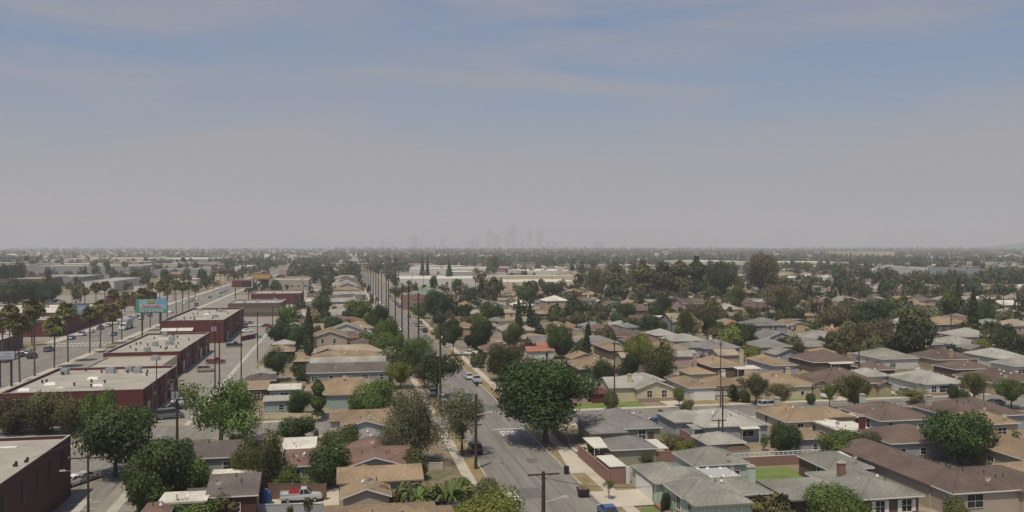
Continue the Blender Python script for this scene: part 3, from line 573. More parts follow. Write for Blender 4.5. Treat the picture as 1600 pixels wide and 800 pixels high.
# ------------------------------------------------------------------ vehicles
def car_parts(kind):
    if ('car', kind) in PROTO: return PROTO[('car', kind)]
    Lh, W, Hh = dict(sedan=(2.3, .89, 1.42), suv=(2.35, .95, 1.75), pickup=(2.7, .98, 1.78), van=(2.6, 1.0, 2.0), hatch=(2.0, .86, 1.48))[kind]
    prof = dict(   # x, lower z, belt z, half width
        sedan=[(-1, .42, .62, .84), (-.93, .28, .86, .95), (-.55, .24, .95, 1), (.35, .24, .95, 1), (.80, .26, .84, .97), (.97, .30, .66, .88), (1, .42, .55, .8)],
        hatch=[(-1, .42, .70, .86), (-.95, .28, .95, .95), (-.5, .24, .98, 1), (.4, .24, .98, 1), (.82, .26, .86, .96), (.97, .30, .68, .88), (1, .42, .55, .8)],
        suv=[(-1, .5, .80, .9), (-.97, .34, 1.05, .97), (-.5, .30, 1.1, 1), (.4, .30, 1.1, 1), (.86, .34, 1.02, .97), (.98, .38, .8, .9), (1, .5, .65, .84)],
        pickup=[(-1, .55, .85, .95), (-.98, .45, 1.05, .98), (-.2, .36, 1.08, 1), (.35, .36, 1.12, 1), (.88, .38, 1.04, .97), (.98, .42, .85, .9), (1, .55, .7, .86)],
        van=[(-1, .5, .9, .93), (-.97, .34, 1.15, .98), (-.5, .30, 1.2, 1), (.5, .30, 1.2, 1), (.85, .32, 1.05, .97), (.97, .36, .8, .9), (1, .5, .62, .84)])[kind]
    top = dict(sedan=(-.78, -.42, .12, .50), hatch=(-.96, -.78, .15, .52), suv=(-.97, -.85, .18, .50), pickup=(-.12, -.02, .26, .50), van=(-.97, -.92, .35, .78))[kind]
    b = MB(); V = []; n = 8
    for (x, z0, z1, w) in prof:
        X = x * Lh; y = w * W; zm = (z0 + z1) / 2
        V += [(X, -y * .9, z0), (X, -y, z0 + .1), (X, -y, zm + .05), (X, -y * .93, z1), (X, y * .93, z1), (X, y, zm + .05), (X, y, z0 + .1), (X, y * .9, z0)]
    Fs = []
    for s in range(len(prof) - 1):
        for k in range(n): Fs.append((s * n + k, s * n + (k + 1) % n, (s + 1) * n + (k + 1) % n, (s + 1) * n + k))
    Fs += [tuple(range(n)), tuple(reversed(range((len(prof) - 1) * n, len(prof) * n)))]; b.idx(V, [tuple(reversed(f)) for f in Fs])
    belt = 1.0 * dict(sedan=.93, hatch=.96, suv=1.08, pickup=1.08, van=1.17)[kind]; a0, a1, a2, a3 = [q * Lh for q in top]; wi = W * .90; wt = W * .76
    b.frus(a1 - .02, -wt, a2 + .02, wt, Hh - .07, a1 + .08, -wt * .95, a2 - .08, wt * .95, Hh)   # roof panel
    for X, Xt in ((a0, a1), (a3, a2)):       # corner pillars
        for sg in (-1, 1): b.tube((X, sg * wi * .98, belt - .02), (Xt, sg * wt * .99, Hh - .05), .05, n=4)
    mid = (a1 + a2) / 2
    for sg in (-1, 1): b.tube((mid, sg * wi * .99, belt), (mid, sg * wt * 1.0, Hh - .05), .045, n=4)
    if kind == 'pickup':
        b.box(-Lh * .97, -W * .95, 1.05, -Lh * .14, -W * .86, 1.22); b.box(-Lh * .97, W * .86, 1.05, -Lh * .14, W * .95, 1.22); b.box(-Lh * .99, -W * .95, 1.05, -Lh * .95, W * .95, 1.22)
    body = b.mesh('body', CARC['white'])
    g = MB(); g.frus(a0, -wi, a3, wi, belt - .03, a1, -wt, a2, wt, Hh - .068); glass = g.mesh('window_glass', M['glass'])
    wh = MB(); wh.tube((0, -.12, 0), (0, .12, 0), .33, n=12); wheel = wh.mesh('wheel', M['tyre']); hb = MB(); hb.tube((0, -.125, 0), (0, .125, 0), .18, n=8); hub = hb.mesh('rim', M['metal'])
    hl = MB(); hl.box(-.05, -.2, -.08, .05, .2, .08); lamp = hl.mesh('headlight', M['lamp']); tl = MB(); tl.box(-.04, -.14, -.1, .04, .14, .1); tail = tl.mesh('tail_light', M['tail'])
    PROTO[('car', kind)] = (Lh, W, body, glass, wheel, hub, lamp, tail, prof); return PROTO[('car', kind)]
def car(x, y, rz, kind, col, label, group=None, name='parked_car', cat='car', z=.02, detail=2):
    Lh, W, body, glass, wheel, hub, lamp, tail, prof = car_parts(kind)
    t = thing(name, label, cat, (x, y, z), rz, group); bo = obj('body', body, t); setmat(bo, CARC[col]); obj('window_glass', glass, t)
    if detail >= 1:
        for sx_ in (-.62, .64):
            for sy in (-1, 1):
                w_ = obj('wheel', wheel, t, (sx_ * Lh, sy * (W - .13), .33))
                if detail >= 2: obj('rim', hub, w_)
        for sy in (-1, 1):
            obj('headlight', lamp, t, (Lh * .965, sy * W * .62, .68)); obj('tail_light', tail, t, (-Lh * .975, sy * W * .74, .82))
    return t
def CP(px, py, head, kind, col, label, **k):
    x, y = G(px, py); return car(x, y, math.radians(head), kind, col, label, **k)

# ------------------------------------------------------------------ poles
def pole(x, y, h, label, arms=((.6, 2.4),), lamp=False, trans=0, r=.15, group=None, axis='x', name='utility_pole', drop=0):
    t = thing(name, label, 'utility pole', (x, y, 0), 0 if axis == 'x' else math.pi / 2, group)
    b = MB(); b.tube((0, 0, 0), (0, 0, h), r * 1.15, r * .75, 8); obj('pole', b.mesh('pole', M['wood']), t)
    for dz, w in arms:
        b = MB(); b.box(-w / 2, -.17, -.07, w / 2, -.05, .07); b.tube((-w * .28, -.1, 0), (0, -.05, -.6), .025, n=4); b.tube((w * .28, -.1, 0), (0, -.05, -.6), .025, n=4); a = obj('crossarm', b.mesh('crossarm', M['wood']), t, (0, 0, h - dz))
        for k in (-.46, -.27, .27, .46):
            me = shared('insul', 'insulator', lambda q: (q.tube((0, 0, 0), (0, 0, .12), .05, .075, 6), q.tube((0, 0, .12), (0, 0, .2), .06, .03, 6)), M['conc']); obj('insulator', me, a, (k * w, -.11, .07))
    for k in range(trans):
        me = shared('transf', 'transformer', lambda q: (q.tube((0, 0, 0), (0, 0, .95), .27, n=10), q.tube((0, 0, .95), (0, 0, 1.02), .2, n=10), q.tube((.12, 0, 1.0), (.12, 0, 1.2), .04), q.tube((-.12, 0, 1.0), (-.12, 0, 1.2), .04)), M['metal']); obj('transformer', me, t, (-.45 + k * .62 if trans > 1 else .42, -.42, h - 2.6 - drop))
    if lamp:
        b = MB(); b.tube((0, 0, 0), (1.9 * lamp, -.0, .45), .035, n=5); a = obj('lamp_arm', b.mesh('lamp_arm', M['metal']), t, (0, 0, h * .72))
        b = MB(); b.frus(-.38, -.13, .38, .13, -.09, -.3, -.1, .3, .1, .08); obj('lamp_head', b.mesh('lamp_head', M['conc']), a, (2.2 * lamp, 0, .47))
    return t
def PP(px, pyb, pyt, label, **k):
    x, y = G(px, pyb); D = depth(x, y); return pole(x, y, HC - (pyt - 387) * D / F, label, **k), x, y
def wire(p, q, sag, label, r=.022):
    b = MB(); pr = None; c = ((p[0] + q[0]) / 2, (p[1] + q[1]) / 2, (p[2] + q[2]) / 2)
    for i in range(11):
        f = i / 10; P_ = (p[0] + (q[0] - p[0]) * f - c[0], p[1] + (q[1] - p[1]) * f - c[1], p[2] + (q[2] - p[2]) * f - sag * 4 * f * (1 - f) - c[2])
        if pr: b.tube(pr, P_, r, n=3)
        pr = P_
    return thing('overhead_wire', label, 'wire', c, me=b.mesh('overhead_wire', M['dark']))
def fence_wall(x0, y0, x1, y1, h, m, label, name='garden_wall', cat='wall', pieces=None, t_=.18, group=None):
    cx, cy = (x0 + x1) / 2, (y0 + y1) / 2; ln = math.hypot(x1 - x0, y1 - y0); a = math.atan2(y1 - y0, x1 - x0)
    t = thing(name, label, cat, (cx, cy, 0), a, group); b = MB(); b.box(-ln / 2, -t_ / 2, 0, ln / 2, t_ / 2, h); obj('wall_panel', b.mesh('wall_panel', m), t)
    b = MB(); b.box(-ln / 2 - .02, -t_ / 2 - .03, h + .002, ln / 2 + .02, t_ / 2 + .03, h + .08); obj('cap', b.mesh('cap', m), t)
    n = int(ln / 3.0)
    for i in range(n + 1): b = MB(); b.box(-.2, -t_ / 2 - .06, 0, .2, t_ / 2 + .06, h + .12); obj('pier', shared('pier%s%.1f' % (m.name, h), 'pier', lambda q: q.box(-.2, -t_ / 2 - .06, 0, .2, t_ / 2 + .06, h + .12), m), t, (-ln / 2 + i * ln / max(n, 1), 0, 0))
    return t
def FW(p, q, h, m, label, **k):
    a = G(*p); c = G(*q); return fence_wall(a[0], a[1], c[0], c[1], h, m, label, **k)
def bin_(x, y, col, label, rz=0, z=.1):
    t = thing('wheelie_bin', label, 'bin', (x, y, z), rz); b = MB(); b.frus(-.27, -.3, .27, .3, .08, -.33, -.38, .33, .38, 1.0); obj('body', b.mesh('body', M[col]), t)
    b = MB(); b.frus(-.35, -.42, .35, .42, 1.002, -.3, -.36, .3, .36, 1.1); obj('lid', b.mesh('lid', M[col]), t)
    for s in (-1, 1): obj('wheel', shared('bw', 'wheel', lambda q: q.tube((-.04, 0, 0), (.04, 0, 0), .12, n=8), M['tyre']), t, (s * .25, .3, .12))
    return t
def BP(px, py, col, label, **k): x, y = G(px, py); return bin_(x, y, col, label, **k)
# ================================================================== THE PLACE
# ---- houses south of the first cross street, east of the residential road
HP(922, 674, 970, 9, 'greygreen', 'olive', 'low grey-green side wing house roof under the big round tree, by the corner', kind='hip', detail=1, dish=(9, 9), vents=0) if False else None
HP(932, 671.5, 1036, 13, 'grey', 'olive', 'grey hip-roofed corner house partly shaded by the big round street tree', wings=[(-1.6, -2.2, 6.5, 9, 'hip', .1)], dish=(8.6, 2.6), wins=[('n', 8.0, 1.2, 1.6), ('s', 3, .9, 1.0), ('s', 6.5, .9, 1.0)], door=9.6)
HP(955, 703, 1029, 7.2, 'grey', 'olive', 'small grey hip-roofed garage with white metal covers beside it', name='garage', cat='garage', h=2.6, nowin=True, vents=0, dish=(99, 99) if False else None, detail=1, awn=[(-2.2, 1.6, 2.8, 6.3, 2.75, 'whiteroof'), (7.2, .6, 2.2, 5.4, 2.45, 'whiteroof')])
x0, y0 = G(1083, 791, 2.9)
mint = house(x0 + .1, y0 + 3.4, 11.9, 6.8, 'greygreen', 'mint', 'mint green house with mottled grey-green roof and pale chimney, beside the concrete drive', kind='hip', h=2.9, pitch=.34, detail=2,
      wings=[(.03, -3.4, 7.6, 16.8, 'hip'), (-.9, 7.0, 7.0, 9.8, 'hip', .1)], chim=[(10.7, 3.6, 'mint')], dish=(8.3, 4.0), wins=[('n', 9.6, 1.8, 1.5), ('n', 2.4, 1.8, 1.7, -3.37), ('n', 5.2, 1.8, 1.7, -3.37), ('s', -1.4, 1.1, 1.6), ('s', 2.0, 1.1, 1.6), ('s', 5.4, .8, 1.2)], vents=3)
gx, gy = x0 - .9, y0 + 10.4
house(*G(1083.8, 727.5, 2.9), 8.4, 8.0, 'greygreen', 'mint', 'small mint green back house with hip roof, in front of the twin poles', kind='hip', pitch=.40, wins=[('n', 2.8, 2.2, .9), ('n', 6.6, .7, .9), ('s', 4.0, 1.0, .8)], dish=(5.2, .2), vents=0)
# sheet of pale roofing weighted with sandbags on the patio cover behind the mint house
px0, py0 = x0 + 6.2, y0 + 10.7
t = thing('patio_roof_sheet', 'pale grey tarpaulin sheet held by white sandbags, between the two mint green houses', 'tarpaulin', (px0, py0, 0))
b = MB(); b.box(-.6, -.3, 3.02, 5.0, 4.4, 3.12); obj('sheet', b.mesh('sheet', M['sheet']), t)
for i, (a, c) in enumerate([(-.3, 3.9), (-.4, 2.4), (.0, .9), (.8, .0), (2.6, .1), (4.0, .3), (4.6, 1.6), (3.9, 3.8), (2.2, 4.1), (.8, 4.2)]):
    b = MB(); b.frus(-.22, -.14, .22, .14, 0, -.15, -.08, .15, .08, .2); obj('sandbag', b.mesh('sandbag', M['white']), t, (a, c, 3.122), i * .7)
for a, c in ((-.4, -.1), (4.8, -.1), (-.4, 4.2), (4.8, 4.2)): b = MB(); b.tube((a, c, 0), (a, c, 3.02), .06); obj('post', b.mesh('post', M['trim']), t)
HP(1098, 667, 1204, 12.5, 'light', 'blue', 'pale grey hip-roofed house with blue-grey walls and sliding door, beside the bent pole', pitch=.30, wings=[(-3.2, 4.5, 8, 9, 'hip')], wins=[('n', 1.5, 1.4, .9), ('n', 4.0, .8, .8), ('n', 8.2, 2.4, 1.9), ('s', 9, .8, .9), ('s', 11, .8, .9)], awn=[(-1.5, .4, 5.0, 3.2, 2.6, 'light'), (6.6, -1.0, 3.4, 1.3, 2.6, 'whiteroof')], vents=5)
HP(1104.6, 693.6, 1168, 6.4, 'light', 'grey', 'pale grey hip-roofed garage just behind the twin dark poles', name='garage', cat='garage', h=2.5, pitch=.36, nowin=True, detail=1, vents=0)
# garden shed with arched roof
x1, y1 = G(1152, 716); t = thing('garden_shed', 'small shed with rusty arched roof, between garage and white lattice fence', 'shed', (x1, y1, 0))
b = MB(); n = 8; V = []
for yy in (0, 3.2):
    for i in range(n + 1): a = math.pi * i / n; V.append((-2.2 * math.cos(a), yy, 1.3 + .85 * math.sin(a)))
for yy in (0, 3.2):
    for i in range(n + 1): a = math.pi * i / n; V.append((-2.1 * math.cos(a), yy + (.02 if yy == 0 else -.02), 1.24 + .8 * math.sin(a)))
b.idx(V, [(i, i + 1, n + 2 + i, n + 1 + i) for i in range(n)] + [(2 * n + 2 + i, 3 * n + 3 + i, 3 * n + 4 + i, 2 * n + 3 + i) for i in range(n)] + [tuple(range(2 * n + 2, 3 * n + 3)), tuple(reversed(range(3 * n + 3, 4 * n + 4)))]); obj('roof', b.mesh('roof', ROOF['tan']), t)
b = MB(); b.box(-2.05, .03, 0, 2.05, 3.15, 1.28); obj('wall', b.mesh('wall', WALL['grey']), t)
# block wall with white lattice on top
xa, ya = G(1139, 731); xb, _ = G(1300, 728.5); t = thing('lattice_wall', 'long block wall topped by a white open lattice, behind the square lawn', 'wall', (xa, ya, 0)); ln = xb - xa
b = MB(); b.box(0, -.1, 0, ln, .1, 1.45); obj('wall_panel', b.mesh('wall_panel', WALL['block']), t)
npan = int(ln / .8)
for i in range(npan):
    me = shared('latt', 'lattice_panel', lambda q: (q.box(0, -.05, 1.452, .8, .05, 1.52), q.box(0, -.05, 2.03, .8, .05, 2.12), q.box(0, -.045, 1.52, .08, .045, 2.03), q.box(.385, -.02, 1.52, .415, .02, 2.03), q.box(.08, -.02, 1.76, .8, .02, 1.79)), M['white']); obj('lattice_panel', me, t, (i * .8, 0, 0))
HP(1228, 659, 1302, 12, 'tan', 'cream', 'tan hip-roofed cream house with pale chimney, facing the parked silver car', wings=[(7, 2, 8, 8, 'hip')], chim=(3.5, 9.5, 'conc'), wins=[('n', 2.9, 1.1, 1.5), ('n', 5.5, .8, 1.0), ('s', 3, .8, 1.6), ('s', 7.5, 1.0, 1.6)], dish=(8.6, .8))
HP(1247, 686, 1300, 6.5, 'tan', 'lavender', 'low tan hip roof over a pale lavender garage, behind the round yard tree', name='garage', cat='garage', h=2.5, wins=[('n', 3.2, .8, 1.0)], detail=1, vents=0)
HP(1313, 674.5, 1350, 8.5, 'white', 'beige', 'flat pale-roofed outbuilding with a ladder frame on its roof and red chimney', kind='flat', name='outbuilding', cat='building', h=2.7, chim=[(4.1, .2, 'redbrick')], wins=[('s', 2, 1.6, .7), ('s', 6, 1.6, .7)], vents=4, dish=(.6, 1.8), awn=[(4.6, 1.0, 2.4, 6.5, 2.6, 'whiteroof')])
x1, y1 = G(1330, 671, 3.0); t = thing('ladder_frame', 'white steel ladder leaning over the flat pale roof', 'ladder', (x1, y1, 2.86), math.radians(118)); b = MB()
b.tube((0, 0, .05), (4.6, 0, 1.2), .05); b.tube((0, .5, .05), (4.6, .5, 1.2), .05)
for i in range(9): b.tube((.4 + i * .5, 0, .15 + i * .125), (.4 + i * .5, .5, .15 + i * .125), .03, n=4)
obj('rails', b.mesh('rails', M['white']), t)
HP(1376, 657.5, 1464, 13, 'brown', 'blue', 'brown-roofed blue-grey house with a pale green chimney and white windows', wins=[('n', 2.2, 1.0, 1.5), ('n', 5.0, 2.2, .9), ('n', 8.2, 1.2, 1.1), ('s', 4, 1.0, 1.6), ('s', 9, 1.0, .9)], chim=(4.5, 12.2, 'mint'), dish=(1.4, 4.2), vents=4, awn=[(-1.3, 5.8, 1.5, 3, 2.5, 'whiteroof')])
HP(1392, 693, 1498, 10, 'brown', 'blue', 'brown hip-roofed back house between the blue-grey house and the long duplex', h=2.7, vents=1, detail=1)
x0, y0 = G(1488.5, 771, 3.1)
house(x0, y0, 16, 10, 'brown', 'beige', 'very long brown-roofed duplex with beige walls at the right edge', kind='hip', h=3.1, pitch=.33, wings=[(-.25, 4, 8.4, 20, 'hip'), (2.0, 20, 6.5, 9, 'hip', .1), (9.3, -.7, 8.5, 8, 'hip', .05)],
      wins=[('n', 3.4, 2.2, 1.6), ('n', 11.2, 1.0, 1.6), ('n', 13.2, 2.4, 1.6), ('s', 7.5, 2.2, 1.7), ('s', 12.4, 1.2, 1.3), ('s', 15.2, 1.4, 1.3)], vents=5, wfm=M['conc'])
HP(1344, 780, 1447, 12.5, 'greygreen', 'brown', 'grey-roofed dark brown house with a square brick chimney and white shutters', pitch=.30, oh=.5, wings=[(-8.2, 1.3, 10, 9, 'hip')], chim=(2.4, 7.8, 'brick'), wins=[('n', 3.0, 1.2, 1.5), ('n', 6.6, 1.3, 1.5)], shutters=True, vents=3, dish=(-7.5, 3.5))
HP(1295, 734, 1368, 8.6, 'greygreen', 'brown', 'grey-roofed dark brown cottage beside the lattice wall, white roof cover at right', pitch=.34, wins=[('s', 3.0, .9, 1.6)], vents=0, awn=[(5.3, 6.8, 3.6, 3.0, 2.7, 'whiteroof')])
HP(1534, 663, 1597, 8.5, 'tan', 'yellow', 'tan-roofed yellow house right of the big leafy tree', h=3.6, wins=[('n', 4.2, 1.6, 1.2), ('n', 1.2, .6, 1.2)], vents=0, dish=(3, 3) if False else None)
HP(1490, 652, 1606, 12, 'brown', 'blue', 'long brown-roofed house with small chimney, in front of the dark parked sedan', chim=(1.5, 8.5, 'conc'), vents=5, wins=[('s', 3, .8, 1.2), ('s', 6, 1.1, 1.2)])
HP(1598, 717, 1680, 13, 'tan', 'olive', 'tan-roofed house cut by the right edge below the white frame', vents=0)
HP(1603, 742, 1660, 6, 'tan', 'olive', 'small tan-roofed garage at right edge near the long brown duplex', name='garage', cat='garage', detail=1)
x1, y1 = G(1543, 727); t = thing('clothes_frame', 'white steel frame standing in the yard beside the long brown duplex', 'frame', (x1, y1, 0)); b = MB()
for a in (0, 4.1):
    b.tube((a, 0, 0), (a, 0, 2.3), .06); b.tube((a, 1.2, 0), (a, 1.2, 2.3), .06); b.tube((a, 0, 2.3), (a, 1.2, 2.3), .05)
b.tube((0, 0, 2.3), (4.1, 0, 2.3), .06); b.tube((0, 1.2, 2.3), (4.1, 1.2, 2.3), .06); obj('tubes', b.mesh('tubes', M['white']), t)
# pink block wall enclosure by the sidewalk
xe, ye = G(954, 757); xf, _ = G(979, 757)
t = thing('shed', 'pink block shed with flat pale roof beside the sidewalk and driveway', 'shed', (xe, ye, 0)); w = xf - xe
b = MB(); b.box(0, 0, 0, w, 7.6, 2.1); obj('wall', b.mesh('wall', WALL['block']), t); b = MB(); b.box(-.1, .1, 2.35, w + .2, 6.6, 2.47); obj('roof', b.mesh('roof', M['whiteroof']), t)
b = MB(); b.box(.05, .12, 2.102, w - .05, 6.2, 2.35); obj('gap_infill', b.mesh('gap_infill', M['dark']), t)  # dark block filling the gap between wall top and roof
fence_wall(xe - .2, ye + .3, xe - .2, ye + 15.5, 1.9, WALL['block'], 'pink block wall running along the sidewalk behind the pale-roofed shed')
fence_wall(xe + w + .2, ye + 9.5, xe + w + 11, ye + 9.5, 1.8, WALL['block'], 'pink block wall between grey garage and mint green house')
fence_wall(xe + w + .3, ye + .2, gx + .4, ye + .2, 2.2, M['white'], 'white gate panel between the pink shed and the mint house')
fence_wall(36.9, 138, 36.9, 150.5, 1.1, WALL['block'], 'low pink wall along the sidewalk beneath the big round tree')
b_ = None
for i in range(7): b = MB(); b.tube((0, 0, 0), (0, 0, 1.6), .03, n=4); b.tube((0, 0, 1.5), (0, 1.0, 1.5), .025, n=4)
t = thing('brick_planter', 'long low brick planter along the mint green house front', 'planter', (gx - .9, y0, 0)) if False else None
mgx, mgy = G(1083, 791, 2.9); t = thing('brick_planter', 'long low brick planter along the side of the mint green house', 'planter', (mgx - 1.1, mgy - .5, 0))
b = MB(); b.box(0, 0, .0, 1.0, 10.5, .42); obj('planter_wall', b.mesh('planter_wall', M['brick']), t); b = MB(); b.box(.15, .15, .422, .85, 10.35, .46); obj('soil', b.mesh('soil', M['soil']), t)
b = MB()
for i in range(5): b.box(-3.2, -.05, .02 + i * .46, 3.2, 0, .02 + i * .46 + .44)
obj('garage_door', b.mesh('garage_door', M['white']), mint, (mgx - .9 + .27 - mint.location.x, mgy + 13.2 + 1.6 - mint.location.y, 0), -math.pi / 2)
fence_wall(mgx + 15.6, mgy + 12.5, mgx + 15.6, mgy + 22.5, .9, M['fence'], 'low brown fence along the square lawn beside the mint house', name='garden_fence', cat='fence', t_=.08)
flat('lawn', [(mgx + 16, 105.5), (mgx + 25.6, 105.5), (mgx + 25.6, 118.4), (mgx + 16, 118.4)], M['lawn'], .05)
flat('lawn', [(36.9, 84), (mgx - 1.3, 84), (mgx - 1.3, mgy + 9.7), (36.9, mgy + 9.7)], M['lawn'], .05)
flat('driveway', [(S1 + .2, mgy + 10.2), (gx + .3, mgy + 10.2), (gx + .3, mgy + 17.4), (S1 + .2, mgy + 17.4)], M['conc'], .14)
flat('driveway', [(S1 + .2, 120.6), (xe - .1, 120.6), (xe - .1, 137.5), (S1 + 2.1, 137.5)], M['conc'], .14)
flat('driveway', [(36.8, 133), (41.5, 133), (41.5, 139), (36.8, 139)], M['conc'], .142)

# ---- row on the far side of the first cross street
x0, y0 = G(995.5, 607.5, 3.0)
house(x0, y0, 8.6, 13, 'light', 'cream', 'cream gabled house with pale grey roof and stone skirting, behind the street tree', kind='gy', h=3.0, pitch=.36, wings=[(-5.6, 2.2, 9.0, 9.5, 'gx'), (1.5, 10, 9, 8, 'hip')], chim=(-.2, 4.4, 'cream'), wins=[('n', 2.9, 1.1, 1.5), ('n', 6.2, 1.1, 1.5), ('s', 1.6, .8, 1.2)], wainscot='stone', vents=3)
HP(1077.5, 606, 1120, 13, 'tan', 'white', 'tan-roofed house with white double garage door behind the thin pole', garage=(3.6, 4.9), wings=[(5.6, 1.2, 8.6, 10, 'hip')], chim=(11.2, 7.5, 'white'), vents=2, wins=[])
HP(1059, 597, 1087, 8.5, 'brown', 'cream', 'small tan roof between the cream gabled house and the white garage door', detail=1, h=2.8)
HP(1192, 605, 1282, 14, 'tan', 'cream', 'wide tan hip-roofed cream house beside the driveway with the white van', wins=[('n', 9.5, .8, .8), ('n', 12.6, 1.9, 1.6)], vents=4)
x0, y0 = G(1289, 602, 3.0)
house(x0, y0 + 1, 14.5, 12.5, 'brown', 'tan', 'brown-roofed tan house with a steep front gable and arched porch', kind='hip', h=3.0, pitch=.44, wings=[(-2.6, -.4, 4.3, 12, 'gy'), (13.0, -1.2, 3.6, 6, 'gy', .4)], chim=(-3.0, 9.5, 'cream'), dish=(-1.8, 8.3), wins=[('n', 10.6, 1.2, 1.5), ('n', -.6, .9, 1.3), ('s', 3, .7, 1.2), ('s', 8, .7, 1.2)], vents=3, door=15)
HP(1447, 600, 1512, 14, 'light', 'white', 'white house with pale grey hip roof and white chimney, pickup alongside', wings=[(-1.2, 1.5, 6, 10, 'hip')], chim=(6.0, 11.0, 'white'), wins=[('n', 2.2, 1.2, 1.4), ('n', 5.2, 3.2, 1.4), ('n', 9.4, 1.3, 1.2), ('s', 3, 1.8, 1.5), ('s', 7.5, .9, 1.2), ('s', 11, .7, .9)], wainscot='stone')
HP(1551, 598, 1632, 13, 'brown', 'tan', 'brown hip-roofed tan house behind the round tree at right edge', wins=[('n', 2.5, 1.8, 1.5), ('n', 8, 1.2, 1.4)])
x1, y1 = G(937, 630); t = thing('garden_shed', 'dark red shed roof between the big round tree and the cream house', 'shed', (x1, y1, 0)); b = MB(); b.box(-1.5, 0, 0, 1.5, 3, 1.9); obj('wall', b.mesh('wall', WALL['redbrick']), t)
b = MB(); b.idx([(-1.8, -.3, 1.95), (1.8, -.3, 1.95), (1.8, 3.2, 2.7), (-1.8, 3.2, 2.7), (-1.8, -.3, 2.05), (1.8, -.3, 2.05), (1.8, 3.2, 2.8), (-1.8, 3.2, 2.8)], [(0, 3, 2, 1), (4, 5, 6, 7), (0, 1, 5, 4), (1, 2, 6, 5), (2, 3, 7, 6), (3, 0, 4, 7)]); obj('roof', b.mesh('roof', WALL['redbrick']), t)
# lawns and drives of that row
for a, c in ((40, 45.5), (47, 62), (73, 87), (89.5, 103), (108.5, 121), (124, 136), (140, 150), (156, 168), (172, 186)):
    flat('lawn', [(a, 168.9), (c, 168.9), (c, 175.6), (a, 175.6)], M['lawn' if a not in (40, 73, 140) else 'dry'], .05)
for a, c in ((45.6, 46.8), (66.5, 71.6), (103.8, 108.2), (121.5, 123.8), (136.5, 139.6), (151, 155)): flat('driveway', [(a, 166.95), (c, 166.95), (c, 182), (a, 182)], M['conc'], .145)
